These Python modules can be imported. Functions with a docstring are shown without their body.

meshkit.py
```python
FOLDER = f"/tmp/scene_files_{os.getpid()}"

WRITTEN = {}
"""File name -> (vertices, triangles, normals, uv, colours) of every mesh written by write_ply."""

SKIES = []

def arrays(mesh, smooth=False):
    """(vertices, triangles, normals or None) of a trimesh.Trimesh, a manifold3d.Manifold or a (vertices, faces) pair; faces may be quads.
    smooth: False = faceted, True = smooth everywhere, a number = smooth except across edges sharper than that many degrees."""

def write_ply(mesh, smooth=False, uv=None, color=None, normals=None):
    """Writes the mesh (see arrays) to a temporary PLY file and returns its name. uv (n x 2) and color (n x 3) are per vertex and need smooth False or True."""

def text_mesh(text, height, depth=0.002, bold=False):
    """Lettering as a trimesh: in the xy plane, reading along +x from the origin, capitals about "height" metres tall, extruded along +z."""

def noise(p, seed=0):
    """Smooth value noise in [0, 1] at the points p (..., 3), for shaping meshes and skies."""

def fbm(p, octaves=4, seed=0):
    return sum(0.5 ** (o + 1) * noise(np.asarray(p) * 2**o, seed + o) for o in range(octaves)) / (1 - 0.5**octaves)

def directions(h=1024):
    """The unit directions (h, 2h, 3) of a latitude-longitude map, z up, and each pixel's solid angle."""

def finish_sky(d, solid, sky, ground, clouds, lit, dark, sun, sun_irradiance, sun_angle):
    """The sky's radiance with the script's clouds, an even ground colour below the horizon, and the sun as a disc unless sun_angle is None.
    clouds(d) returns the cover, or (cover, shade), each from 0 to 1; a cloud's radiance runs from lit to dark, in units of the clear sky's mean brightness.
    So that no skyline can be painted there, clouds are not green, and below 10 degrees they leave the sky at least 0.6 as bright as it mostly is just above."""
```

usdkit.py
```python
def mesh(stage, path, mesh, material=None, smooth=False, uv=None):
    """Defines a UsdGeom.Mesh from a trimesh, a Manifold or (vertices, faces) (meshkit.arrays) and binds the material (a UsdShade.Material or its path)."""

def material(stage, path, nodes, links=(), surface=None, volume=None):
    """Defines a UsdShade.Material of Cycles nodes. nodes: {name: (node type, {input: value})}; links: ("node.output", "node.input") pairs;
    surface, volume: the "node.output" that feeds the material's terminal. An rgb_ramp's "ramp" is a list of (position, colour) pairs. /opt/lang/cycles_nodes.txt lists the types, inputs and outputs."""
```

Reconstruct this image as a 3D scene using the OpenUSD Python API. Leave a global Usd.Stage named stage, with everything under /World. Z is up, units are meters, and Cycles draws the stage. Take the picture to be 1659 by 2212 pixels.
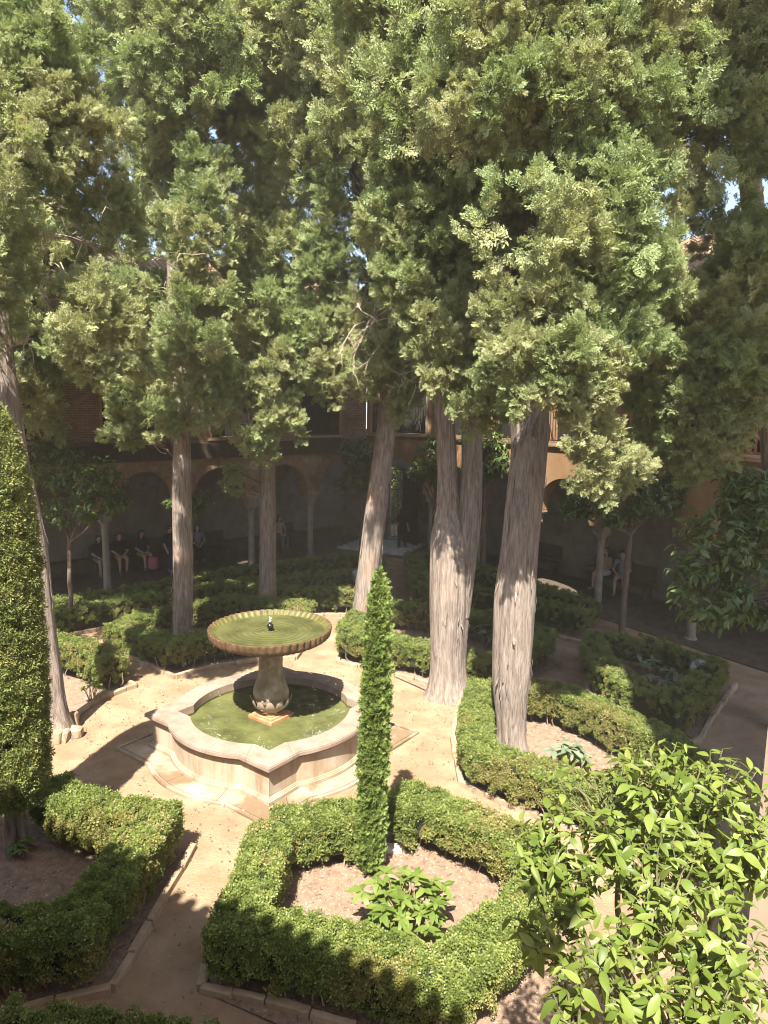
import math, random
import numpy as np, trimesh, manifold3d as m3
from scipy.spatial.transform import Rotation as Rot
from shapely.geometry import Polygon, Point, box as sbox, LineString
from shapely import affinity
import meshkit, usdkit
from pxr import Usd, UsdGeom, UsdLux, UsdShade, Gf, Sdf, Vt

random.seed(7)
RNG = np.random.default_rng(11)
stage = Usd.Stage.CreateInMemory()
UsdGeom.SetStageUpAxis(stage, UsdGeom.Tokens.z)
UsdGeom.SetStageMetersPerUnit(stage, 1.0)
UsdGeom.Xform.Define(stage, '/World')
UsdGeom.Scope.Define(stage, '/World/Looks')

# ------------------------------------------------------------------ camera
PW, PH, PF = 1659.0, 2212.0, 1534.0          # the picture's size and focal length in one unit
PITCH, ROLL, EYE = math.radians(8.6), math.atan(.0125), 6.1
_f = np.array([0, math.cos(PITCH), -math.sin(PITCH)]); _r = np.array([1, 0, 0.]); _u = np.cross(_r, _f)
CR = math.cos(ROLL) * _r + math.sin(ROLL) * _u
CU = -math.sin(ROLL) * _r + math.cos(ROLL) * _u
CF = _f
E0 = np.array([0, 0, EYE])
cam = UsdGeom.Camera.Define(stage, '/World/camera')
M = Gf.Matrix4d(1)
for i, row in enumerate((CR, CU, -CF, E0)):
    M.SetRow(i, Gf.Vec4d(*map(float, row), 1.0 if i == 3 else 0.0))
cam.AddTransformOp().Set(M)
cam.CreateHorizontalApertureAttr(24.0)
cam.CreateVerticalApertureAttr(32.0)
cam.CreateFocalLengthAttr(24.0 * PF / PW)
cam.CreateClippingRangeAttr(Gf.Vec2f(.05, 2000))
cam.CreateExposureAttr(2.1)

# ------------------------------------------------------------------ sky and sun
SUN_EL = math.radians(56.5)
SH = np.array([.17, .985]); SH /= np.linalg.norm(SH)       # the way shadows fall
TO_SUN = np.array([-SH[0] * math.cos(SUN_EL), -SH[1] * math.cos(SUN_EL), math.sin(SUN_EL)])
usdkit.material(stage, '/World/Looks/sky', {
    's': ('sky_texture', {'sky_type': 'single_scattering', 'sun_disc': False, 'sun_elevation': SUN_EL,
                          'sun_rotation': math.atan2(TO_SUN[0], TO_SUN[1]), 'aerosol_density': 1.6}),
    'b': ('background_shader', {'strength': .078})}, [('s.color', 'b.color')], surface='b.background')
dome = UsdLux.DomeLight.Define(stage, '/World/sky')
UsdShade.MaterialBindingAPI.Apply(dome.GetPrim()).Bind(UsdShade.Material.Get(stage, '/World/Looks/sky'))
sun = UsdLux.DistantLight.Define(stage, '/World/sun')
sun.CreateIntensityAttr(1.25); sun.CreateAngleAttr(.53); sun.CreateNormalizeAttr(True)
sun.CreateColorAttr(Gf.Vec3f(1.0, .93, .82))
_z = TO_SUN; _x = np.cross([0, 0, 1.], _z); _x /= np.linalg.norm(_x); _y = np.cross(_z, _x)
SM = Gf.Matrix4d(1)
for i, row in enumerate((_x, _y, _z)):
    SM.SetRow(i, Gf.Vec4d(*map(float, row), 0.0))
sun.AddTransformOp().Set(SM)

# ------------------------------------------------------------------ helpers
def ray(x, y): return CF * PF + CR * (x - PW / 2) - CU * (y - PH / 2)
def gp(x, y, z=0.0):
    d = ray(x, y); return E0 + d * (z - EYE) / d[2]
def dp(x, y, Y):
    d = ray(x, y); return E0 + d * Y / d[1]

USED = {}
def numbered(parent, name):
    k = (parent, name); n = USED.get(k, 0); USED[k] = n + 1
    return f'{parent}/{name}' if n == 0 else f'{parent}/{name}_{n:03d}'
def path_of(p): return '/World' if p is None else (p if isinstance(p, str) else str(p.GetPath()))
def tag(prim, label=None, cat=None, group=None, kind=None):
    p = prim.GetPrim() if hasattr(prim, 'GetPrim') else prim
    for k, v in (('label', label), ('category', cat), ('group', group), ('kind', kind)):
        if v: p.SetCustomDataByKey(k, v)
    return p
def obj(name, mesh, mat, parent=None, smooth=False, label=None, kind=None):
    p = usdkit.mesh(stage, numbered(path_of(parent), name), mesh, LOOK[mat], smooth=smooth).GetPrim()
    return tag(p, label, None, None, kind)
def thing(name, label, cat, group=None, loc=None):
    x = UsdGeom.Xform.Define(stage, numbered('/World', name))
    if loc is not None: x.AddTranslateOp().Set(Gf.Vec3d(*map(float, loc)))
    return tag(x.GetPrim(), label, cat, group)
def sub(name, parent):
    return UsdGeom.Xform.Define(stage, numbered(path_of(parent), name)).GetPrim()
def cat(ms):
    return trimesh.util.concatenate([m for m in ms if m is not None and len(m.faces)])
def bx(x0, x1, y0, y1, z0, z1):
    m = trimesh.creation.box([x1 - x0, y1 - y0, z1 - z0]); m.apply_translation([(x0 + x1) / 2, (y0 + y1) / 2, (z0 + z1) / 2]); return m
def extr(poly, z0, z1):
    gs = [g for g in getattr(poly, 'geoms', [poly]) if g.area > 1e-6]
    m = cat([trimesh.creation.extrude_polygon(g, z1 - z0, engine='earcut') for g in gs]); m.apply_translation([0, 0, z0]); return m
def lathe(profile, n=24, at=(0, 0, 0)):
    m = trimesh.creation.revolve(np.array(profile, float), sections=n); m.apply_translation(at); return m
def tube(pts, radii, sides=6, cap=True):
    p = np.asarray(pts, float); r = np.broadcast_to(radii, (len(p),)).astype(float)
    t = np.gradient(p, axis=0); t /= np.linalg.norm(t, axis=1, keepdims=True) + 1e-12
    ref = np.array([1, 0, 0.]) if abs(t[0][0]) < .8 else np.array([0, 1., 0])
    a = np.cross(t, ref); a /= np.linalg.norm(a, axis=1, keepdims=True) + 1e-12; b = np.cross(t, a)
    ang = np.arange(sides) * 2 * np.pi / sides
    v = p[:, None] + r[:, None, None] * (np.cos(ang)[None, :, None] * a[:, None] + np.sin(ang)[None, :, None] * b[:, None])
    i, j = np.meshgrid(np.arange(len(p) - 1), np.arange(sides), indexing='ij')
    q = np.stack([i * sides + j, i * sides + (j + 1) % sides, (i + 1) * sides + (j + 1) % sides, (i + 1) * sides + j], -1).reshape(-1, 4)
    f = np.vstack([q[:, [0, 1, 2]], q[:, [0, 2, 3]]]); V = v.reshape(-1, 3)
    if cap:
        n = len(V); V = np.vstack([V, p[0], p[-1]]); k = np.arange(sides); l = (len(p) - 1) * sides
        f = np.vstack([f, np.stack([np.full(sides, n), (k + 1) % sides, k], 1), np.stack([np.full(sides, n + 1), l + k, l + (k + 1) % sides], 1)])
    return trimesh.Trimesh(V, f, process=False)
def mani(tm): return m3.Manifold(m3.Mesh(np.asarray(tm.vertices, np.float32), np.asarray(tm.faces, np.uint32)))
def tri(ma):
    m = ma.to_mesh(); return trimesh.Trimesh(m.vert_properties[:, :3], m.tri_verts, process=False)
def rough_block(sx, sy, sz, rng, bev=.012, amt=.012):
    """A stone: a box with its corners knocked off and its faces a little uneven."""
    b = m3.Manifold.hull_points(np.array([[x * (sx / 2 - (bev if k != 0 else 0)), y * (sy / 2 - (bev if k != 1 else 0)), z * (sz / 2 - (bev if k != 2 else 0))] for x in (-1, 1) for y in (-1, 1) for z in (-1, 1) for k in range(3)]) + rng.normal(0, amt * .5, (24, 3)))
    return tri(b)

SHARED = {}
# instanced scatter ---------------------------------------------------
def scatter(name, parent, protos, mats, pos, direction, spin, scale, which, kind='stuff', label=None):
    """One PointInstancer: each copy's local z points along direction and is turned by spin about it."""
    path = numbered(path_of(parent), name)
    pi = UsdGeom.PointInstancer.Define(stage, path)
    targets = []
    for i, (m, mt) in enumerate(zip(protos, mats)):
        key = (id(m), mt)
        if key not in SHARED:
            usdkit.mesh(stage, f'{path}/kind_{i:03d}', m, LOOK[mt]); SHARED[key] = Sdf.Path(f'{path}/kind_{i:03d}')
        targets.append(SHARED[key])
    pi.CreatePrototypesRel().SetTargets(targets)
    pos = np.asarray(pos, float); z = np.asarray(direction, float); z = z / (np.linalg.norm(z, axis=1, keepdims=True) + 1e-9)
    a = np.where(np.abs(z[:, 2:]) < .95, [0, 0, 1.], [1., 0, 0]); x = np.cross(a, z); x /= np.linalg.norm(x, axis=1, keepdims=True) + 1e-9
    y = np.cross(z, x); c, s = np.cos(spin)[:, None], np.sin(spin)[:, None]
    X = x * c + y * s; Y = np.cross(z, X)
    q = Rot.from_matrix(np.stack([X, Y, z], -1)).as_quat()
    pi.CreatePositionsAttr(Vt.Vec3fArray.FromNumpy(pos.astype(np.float32)))
    pi.CreateOrientationsAttr(Vt.QuathArray([Gf.Quath(float(w), float(i), float(j), float(k)) for i, j, k, w in q]))
    sc = np.repeat(np.asarray(scale, np.float32)[:, None], 3, 1)
    pi.CreateScalesAttr(Vt.Vec3fArray.FromNumpy(sc))
    pi.CreateProtoIndicesAttr(Vt.IntArray.FromNumpy(np.asarray(which, np.int32)))
    return tag(pi.GetPrim(), label, None, None, kind)

def blades(base, d, side, length, width, fold=0.0, up=None):
    """Flat pointed leaflets (two triangles each): base, direction and side per leaflet."""
    base, d, side = (np.asarray(v, float) for v in (base, d, side))
    L = np.asarray(length, float)[:, None]; Wd = np.asarray(width, float)[:, None]
    mid = base + d * L * .55
    v = np.stack([base, mid + side * Wd / 2, base + d * L, mid - side * Wd / 2], 1).reshape(-1, 3)
    k = np.arange(len(base))[:, None] * 4
    f = np.vstack([k + [0, 1, 2], k + [0, 2, 3]])
    return trimesh.Trimesh(v, f, process=False)

def cypress_tuft(rng, fronds=3, L=.34, wid=.02):
    B, D, S, LL, WW = [], [], [], [], []
    for fr in range(fronds):
        a = rng.uniform(0, 6.28); tilt = rng.uniform(.15, .75)
        ax = np.array([math.cos(a) * math.sin(tilt), math.sin(a) * math.sin(tilt), math.cos(tilt)])
        sd = np.cross(ax, rng.normal(0, 1, 3)); sd /= np.linalg.norm(sd); nm = np.cross(ax, sd)
        l = L * rng.uniform(.7, 1.1); n = 7
        bend = rng.uniform(-.25, .1)
        for i in range(n):
            t = (i + .5) / n
            p = ax * l * t + np.array([0, 0, bend * l * t * t])
            for sg in (-1, 1):
                bd = ax * .75 + sd * sg * .75 + nm * rng.normal(0, .3); bd /= np.linalg.norm(bd)
                bl = l * (.42 * (1 - t) + .1)
                for j in range(3):
                    u = (j + .3) / 3
                    q = p + bd * bl * u
                    for s2 in ((-1, 1) if j < 2 else (0,)):
                        dd = bd + np.cross(nm, bd) * s2 * .8 + rng.normal(0, .28, 3); dd /= np.linalg.norm(dd)
                        s_ = np.cross(dd, nm + rng.normal(0, .4, 3)); s_ /= np.linalg.norm(s_) + 1e-9
                        B.append(q); D.append(dd); S.append(s_); LL.append(bl * .3 + wid * 1.1); WW.append(wid)
    return blades(B, D, S, LL, WW)

def leaf_clump(rng, n=26, R=.07, l=.034, w=.024):
    d = rng.normal(0, 1, (n, 3)); d[:, 2] = np.abs(d[:, 2]) * 1.1 - .15; d /= np.linalg.norm(d, axis=1, keepdims=True)
    base = d * R * rng.uniform(.2, 1, (n, 1))
    dd = d + rng.normal(0, .6, (n, 3)); dd /= np.linalg.norm(dd, axis=1, keepdims=True)
    s = np.cross(dd, rng.normal(0, 1, (n, 3))); s /= np.linalg.norm(s, axis=1, keepdims=True)
    return blades(base, dd, s, l * rng.uniform(.7, 1.2, n), w * rng.uniform(.8, 1.2, n))

def bunch(rng, unit, n, R, flat, spin_only=False):
    """Several small sprays spread over a disc (flat) or a rounded bough, as one mesh."""
    ms = []
    for k in range(n):
        m = unit[rng.integers(0, len(unit))]
        if flat:
            a, r = rng.uniform(0, 6.28), R * math.sqrt(rng.uniform(0, 1)); c = np.array([r * math.cos(a), r * math.sin(a), rng.normal(0, .012)]); d = np.array([rng.normal(0, .42), rng.normal(0, .42), 1.0]); s = rng.uniform(.75, 1.25)
        else:
            u = rng.normal(0, 1, 3); u /= np.linalg.norm(u); bump = .70 + .6 * meshkit.noise(u * 2.4 + R * 17, 5)
            c = u * np.array([1, 1, 1.15]) * R * bump * rng.uniform(.70, 1.0); d = u * .8 + np.array([0, 0, .4]) + rng.normal(0, .35, 3); s = rng.uniform(.7, 1.15)
        d = d / np.linalg.norm(d); x = np.cross(rng.normal(0, 1, 3), d); x /= np.linalg.norm(x); T = np.eye(4); T[:3, 0], T[:3, 1], T[:3, 2], T[:3, 3] = x * s, np.cross(d, x) * s, d * s, c
        m = m.copy(); m.apply_transform(T); ms.append(m)
    return cat(ms)
def plumes(rng, unit, R, n_pl, per):
    """A ragged bough: feathery plumes pointing out and a little up or down from its middle, each of many sprays."""
    ms = []
    for k in range(n_pl):
        u = rng.normal(0, 1, 3); u[2] *= .9; u /= np.linalg.norm(u); ax = u + np.array([0, 0, rng.choice([.7, .5, -.25])]); ax /= np.linalg.norm(ax)
        c = u * R * rng.uniform(.25, .6); ln = R * rng.uniform(.6, 1.0); wd = R * rng.uniform(.26, .4)
        for j in range(per):
            t = rng.uniform(0, 1) ** .8; v = rng.normal(0, 1, 3); v -= ax * (v @ ax); v /= np.linalg.norm(v); r = wd * (1.05 - t ** 1.6) * math.sqrt(rng.uniform(.15, 1))
            d = ax * .8 + v * .75 + rng.normal(0, .25, 3) + np.array([0, 0, .1]); d /= np.linalg.norm(d); x = np.cross(rng.normal(0, 1, 3), d); x /= np.linalg.norm(x); s = rng.uniform(.65, 1.1) * (1 - .35 * t)
            T = np.eye(4); T[:3, 0], T[:3, 1], T[:3, 2], T[:3, 3] = x * s, np.cross(d, x) * s, d * s, c + ax * ln * t + v * r
            m = unit[rng.integers(0, len(unit))].copy(); m.apply_transform(T); ms.append(m)
    return cat(ms)
def big_leaf(l, w, fold=.25, curl=.25, tip=1.5):
    """A leaf along +x with a folded midrib and a drooping tip, facing +z."""
    ts = np.array([0, .12, .3, .5, .7, .88, 1.0]); v = []
    for t in ts:
        h = w / 2 * (math.sin(math.pi * min(t ** .8, 1)) ** .85 if 0 < t < 1 else 0)
        z = -curl * l * t * t
        v += [[l * t, 0, z], [l * t, h, z + fold * h], [l * t, -h, z + fold * h]]
    f = []
    for i in range(len(ts) - 1):
        a, b = 3 * i, 3 * (i + 1)
        f += [[a, b, b + 1], [a, b + 1, a + 1], [a, a + 2, b + 2], [a, b + 2, b]]
    return trimesh.Trimesh(np.array(v), np.array(f), process=False)
def place(mesh, p, d, nrm, s=1.0):
    d = np.asarray(d, float) / np.linalg.norm(d); y = np.cross(nrm, d); y /= np.linalg.norm(y) + 1e-9; z = np.cross(d, y)
    m = mesh.copy(); T = np.eye(4); T[:3, 0], T[:3, 1], T[:3, 2], T[:3, 3] = d * s, y * s, z * s, p; m.apply_transform(T); return m

# ------------------------------------------------------------------ materials
LOOK = {}
def mat(name, nodes, links, surface='p.BSDF'):
    LOOK[name] = usdkit.material(stage, f'/World/Looks/{name}', nodes, links, surface=surface)
def noisy(name, stops, scale=3.0, detail=6, rough=.9, bump=.3, bscale=40.0, bdist=.01, stretch=(1, 1, 1), spec=.25, second=None, rot=(0, 0, 0), distortion=0.0):
    """A matt surface whose colour runs through stops with a noise in world space, with fine relief."""
    n = {'g': ('geometry', {}), 'm': ('mapping', {'scale': stretch, 'rotation': rot}),
         'n': ('noise_texture', {'scale': scale, 'detail': detail, 'roughness': .62, 'distortion': distortion}), 'r': ('rgb_ramp', {'ramp': stops}),
         'b2': ('noise_texture', {'scale': bscale, 'detail': 5, 'roughness': .65}), 'b': ('bump', {'strength': bump, 'distance': bdist}),
         'p': ('principled_bsdf', {'roughness': rough, 'specular_ior_level': spec})}
    l = [('g.position', 'm.vector'), ('m.vector', 'n.vector'), ('m.vector', 'b2.vector'), ('n.fac', 'r.fac'), ('b2.fac', 'b.height'), ('b.normal', 'p.normal')]
    if second:
        sc, lo, hi, colr, amt = second
        n['n2'] = ('noise_texture', {'scale': sc, 'detail': 4, 'roughness': .6}); n['mr'] = ('map_range', {'from_min': lo, 'from_max': hi, 'to_max': amt, 'clamp': True})
        n['mx'] = ('mix', {'mix_type': 'mix', 'color2': colr})
        l += [('g.position', 'n2.vector'), ('n2.fac', 'mr.value'), ('mr.result', 'mx.fac'), ('r.color', 'mx.color1'), ('mx.color', 'p.base_color')]
    else:
        l.append(('r.color', 'p.base_color'))
    mat(name, n, l)
def leafy(name, stops, trans=.3, rough=.5, scale=1.6, tint=(.5, .6, .1), spec=.3):
    """Leaves: colour differs from copy to copy and drifts through the plant; some light passes through."""
    n = {'o': ('object_info', {}), 'g': ('geometry', {}), 'n': ('noise_texture', {'scale': scale, 'detail': 3}),
         'a': ('math', {'math_type': 'multiply_add', 'value2': .45, 'value3': -.02}), 'a2': ('math', {'math_type': 'multiply_add', 'value2': .35}),
         'a3': ('math', {'math_type': 'multiply_add', 'value2': .32}),
         'r': ('rgb_ramp', {'ramp': stops}), 'p': ('principled_bsdf', {'roughness': rough, 'specular_ior_level': spec}),
         'h': ('mix', {'mix_type': 'mix', 'fac': .35, 'color2': tint}), 't': ('translucent_bsdf', {}), 'm': ('mix_closure', {'fac': trans})}
    l = [('g.position', 'n.vector'), ('o.random', 'a.value1'), ('n.fac', 'a2.value1'), ('a.value', 'a2.value3'), ('g.random_per_island', 'a3.value1'), ('a2.value', 'a3.value3'),
         ('a3.value', 'r.fac'), ('r.color', 'p.base_color'),
         ('r.color', 'h.color1'), ('h.color', 't.color'), ('p.BSDF', 'm.closure1'), ('t.BSDF', 'm.closure2')]
    mat(name, n, l, 'm.closure')
def plain(name, c, rough=.6, metallic=0.0, spec=.4):
    mat(name, {'p': ('principled_bsdf', {'base_color': c, 'roughness': rough, 'metallic': metallic, 'specular_ior_level': spec})}, [])

noisy('path_dirt', [(.3, (0.176, 0.116, 0.069)), (.5, (0.245, 0.169, 0.105)), (.7, (0.297, 0.219, 0.144))], 1.7, 9, .95, .8, 26, .03, second=(.7, .46, .64, (.21, .13, .075), .75))
noisy('bed_soil', [(.3, (0.148, 0.099, 0.068)), (.5, (0.205, 0.142, 0.099)), (.72, (0.267, 0.196, 0.142))], 9, 9, .98, .7, 60, .03, second=(34, .63, .70, (.62, .50, .38), .75))
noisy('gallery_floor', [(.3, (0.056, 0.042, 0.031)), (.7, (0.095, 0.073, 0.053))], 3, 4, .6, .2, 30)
noisy('bark_grey', [(.3, (.10, .076, .06)), (.42, (.165, .132, .108)), (.55, (.235, .194, .163)), (.72, (.315, .272, .236))], 24, 7, .95, .8, 60, .03, stretch=(1, 1, .11), second=(1.0, .56, .74, (.36, .20, .12), .5), distortion=.5)
noisy('bark_dark', [(.3, (.06, .045, .035)), (.7, (.15, .115, .085))], 14, 6, .95, .6, 30, .01, stretch=(1, 1, .2))
noisy('dead_wood', [(.3, (.22, .17, .13)), (.7, (.42, .35, .28))], 14, 4, .9, .3, 30)
noisy('stem_wood', [(.3, (.15, .105, .065)), (.7, (.30, .22, .145))], 14, 4, .9, .3, 30)
noisy('green_twig', [(.3, (.07, .075, .03)), (.7, (.13, .13, .06))], 9, 3, .8, .2, 30)
noisy('basin_stone', [(.28, (.175, .12, .075)), (.46, (.29, .23, .165)), (.72, (.36, .31, .245))], 3.4, 7, .7, .25, 45, .004, stretch=(1, 1, .22), second=(1.7, .5, .68, (.24, .14, .075), .6))
noisy('rim_stone', [(.28, (0.158, 0.109, 0.082)), (.5, (0.226, 0.165, 0.128)), (.72, (0.278, 0.216, 0.175))], 3.5, 8, .7, .3, 45, .004, second=(1.3, .5, .66, (.30, .19, .145), .55))
noisy('paving_stone', [(.3, (0.194, 0.140, 0.091)), (.5, (0.263, 0.204, 0.146)), (.7, (0.333, 0.288, 0.230))], 2.6, 8, .7, .4, 40, .006, second=(.8, .46, .54, (.13, .085, .045), .85))
noisy('bowl_stone', [(.3, (0.050, 0.027, 0.013)), (.5, (0.099, 0.057, 0.030)), (.72, (0.159, 0.112, 0.073))], 6, 8, .6, .6, 60, .008, second=(11, .5, .62, (.06, .05, .025), .7))
noisy('algae_stone', [(.3, (0.055, 0.050, 0.015)), (.55, (0.088, 0.084, 0.025)), (.75, (0.126, 0.113, 0.050))], 5, 6, .5, .2, 50, .003)
noisy('stem_stone', [(.28, (0.129, 0.096, 0.058)), (.5, (0.219, 0.175, 0.116)), (.74, (0.355, 0.303, 0.232))], 5, 7, .7, .3, 50, .004)
noisy('pedestal_stone', [(.3, (0.232, 0.096, 0.039)), (.6, (0.335, 0.181, 0.096)), (.8, (0.355, 0.271, 0.200))], 5, 5, .55, .2, 50, .003)
noisy('kerb_stone', [(.3, (0.209, 0.145, 0.091)), (.5, (0.269, 0.202, 0.134)), (.72, (0.318, 0.257, 0.187))], 5, 7, .9, .5, 40, .01)
noisy('white_stone', [(.3, (0.355, 0.316, 0.258)), (.7, (0.477, 0.439, 0.387))], 8, 5, .85, .4, 40)
noisy('marble', [(.3, (0.161, 0.139, 0.106)), (.6, (0.211, 0.186, 0.151)), (.8, (0.252, 0.227, 0.192))], 4, 6, .5, .15, 40, .003)
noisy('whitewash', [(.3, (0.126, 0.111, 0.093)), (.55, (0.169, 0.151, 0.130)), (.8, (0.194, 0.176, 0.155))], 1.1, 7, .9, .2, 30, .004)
noisy('ochre_plaster', [(.3, (0.176, 0.098, 0.046)), (.55, (0.218, 0.132, 0.070)), (.78, (0.252, 0.172, 0.106))], 1.3, 7, .92, .25, 24, .006)
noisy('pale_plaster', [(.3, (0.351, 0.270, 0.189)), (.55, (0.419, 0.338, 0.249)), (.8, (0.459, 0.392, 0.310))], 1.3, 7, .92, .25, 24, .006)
noisy('arch_brick', [(.3, (0.161, 0.091, 0.054)), (.6, (0.222, 0.135, 0.084)), (.8, (0.268, 0.181, 0.121))], 6, 5, .92, .4, 50, .004)
noisy('old_plaster', [(.3, (0.190, 0.126, 0.076)), (.6, (0.252, 0.172, 0.105)), (.8, (0.304, 0.221, 0.148))], 2, 6, .92, .3, 30, .005)
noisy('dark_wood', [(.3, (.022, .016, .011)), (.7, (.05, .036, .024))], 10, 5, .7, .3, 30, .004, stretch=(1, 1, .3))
noisy('bench_wood', [(.3, (.05, .03, .018)), (.7, (.09, .055, .032))], 12, 4, .55, .2, 30)
noisy('baluster_wood', [(.3, (.22, .085, .035)), (.7, (.36, .16, .075))], 10, 4, .5, .2, 30)
noisy('roof_tile', [(.3, (0.180, 0.102, 0.060)), (.55, (0.252, 0.162, 0.105)), (.8, (0.312, 0.228, 0.162))], 4, 6, .9, .4, 30, .006)
noisy('floor_tile', [(.3, (.30, .28, .25)), (.7, (.44, .42, .39))], 3, 4, .25, .1, 30, .002, spec=.6)
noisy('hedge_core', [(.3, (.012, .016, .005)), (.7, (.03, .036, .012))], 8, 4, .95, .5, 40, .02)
noisy('grey_blue', [(.3, (.30, .33, .38)), (.7, (.40, .43, .48))], 5, 3, .35, .05, 30, .002, spec=.5)
plain('iron', (.012, .011, .010), .5)
plain('black_bronze', (.015, .015, .015), .25, .3)
plain('void_dark', (.008, .007, .006), .9)
plain('grey_metal', (.20, .21, .22), .45, .2)
# brickwork with courses too fine to model one by one
mat('far_brick', {'g': ('geometry', {}), 'm': ('mapping', {'rotation': (0, 0, -math.atan2(.659, .752))}), 'sx': ('separate_xyz', {}), 'cx': ('combine_xyz', {}),
                  'k': ('brick_texture', {'color1': (.15, .09, .055), 'color2': (.21, .135, .088), 'mortar': (.22, .17, .12), 'scale': 1.0, 'mortar_size': .012, 'mortar_smooth': .2, 'brick_width': .29, 'row_height': .072, 'bias': -.1}),
                  'n': ('noise_texture', {'scale': 1.4, 'detail': 6}), 'r': ('rgb_ramp', {'ramp': [(.3, (.62, .55, .5)), (.7, (1, 1, 1))]}), 'mx': ('mix', {'mix_type': 'multiply', 'fac': 1.0}),
                  'b': ('bump', {'strength': .6, 'distance': .01, 'invert': True}), 'p': ('principled_bsdf', {'roughness': .92, 'specular_ior_level': .2})},
    [('g.position', 'm.vector'), ('m.vector', 'sx.vector'), ('sx.x', 'cx.x'), ('sx.z', 'cx.y'), ('cx.vector', 'k.vector'), ('g.position', 'n.vector'), ('n.fac', 'r.fac'),
     ('k.color', 'mx.color1'), ('r.color', 'mx.color2'), ('mx.color', 'p.base_color'), ('k.fac', 'b.height'), ('b.normal', 'p.normal')])
leafy('cypress_green', [(.15, (.12, .165, .04)), (.5, (.20, .255, .07)), (.85, (.29, .335, .11))], .3, .6, .7)
leafy('cypress_olive', [(.15, (.18, .195, .06)), (.5, (.28, .285, .105)), (.85, (.38, .36, .17))], .3, .6, .7)
mat('cypress_leaf', {'g': ('geometry', {}), 'o': ('object_info', {}), 'n': ('noise_texture', {'scale': .75, 'detail': 3}), 'n2': ('noise_texture', {'scale': 2.6, 'detail': 4, 'roughness': .6}),
     'a': ('math', {'math_type': 'multiply_add', 'value2': .5, 'value3': -.06}), 'a2': ('math', {'math_type': 'multiply_add', 'value2': .5}),
     'rg': ('rgb_ramp', {'ramp': [(.15, (.185, .24, .10)), (.5, (.31, .36, .165)), (.85, (.44, .47, .26))]}), 'ro': ('rgb_ramp', {'ramp': [(.15, (.29, .30, .145)), (.5, (.42, .42, .235)), (.85, (.53, .50, .32))]}),
     'mr': ('map_range', {'from_min': .42, 'from_max': .60, 'clamp': True}), 'mx': ('mix', {}), 'mb': ('map_range', {'from_min': .66, 'from_max': .74, 'to_max': .8, 'clamp': True}), 'mx2': ('mix', {'color2': (.36, .27, .155)}),
     'p': ('principled_bsdf', {'roughness': .6, 'specular_ior_level': .3}), 'h': ('mix', {'fac': .35, 'color2': (.5, .6, .1)}), 't': ('translucent_bsdf', {}), 'm': ('mix_closure', {'fac': .3})},
    [('g.position', 'n.vector'), ('g.position', 'n2.vector'), ('g.random_per_island', 'a.value1'), ('n2.fac', 'a2.value1'), ('a.value', 'a2.value3'), ('a2.value', 'rg.fac'), ('a2.value', 'ro.fac'), ('n.fac', 'mr.value'), ('mr.result', 'mx.fac'),
     ('rg.color', 'mx.color1'), ('ro.color', 'mx.color2'), ('n2.fac', 'mb.value'), ('mb.result', 'mx2.fac'), ('mx.color', 'mx2.color1'), ('mx2.color', 'p.base_color'), ('mx2.color', 'h.color1'), ('h.color', 't.color'), ('p.BSDF', 'm.closure1'), ('t.BSDF', 'm.closure2')], 'm.closure')
leafy('cypress_brown', [(.2, (.14, .10, .045)), (.8, (.26, .19, .10))], .15, .7, .7)
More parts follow.
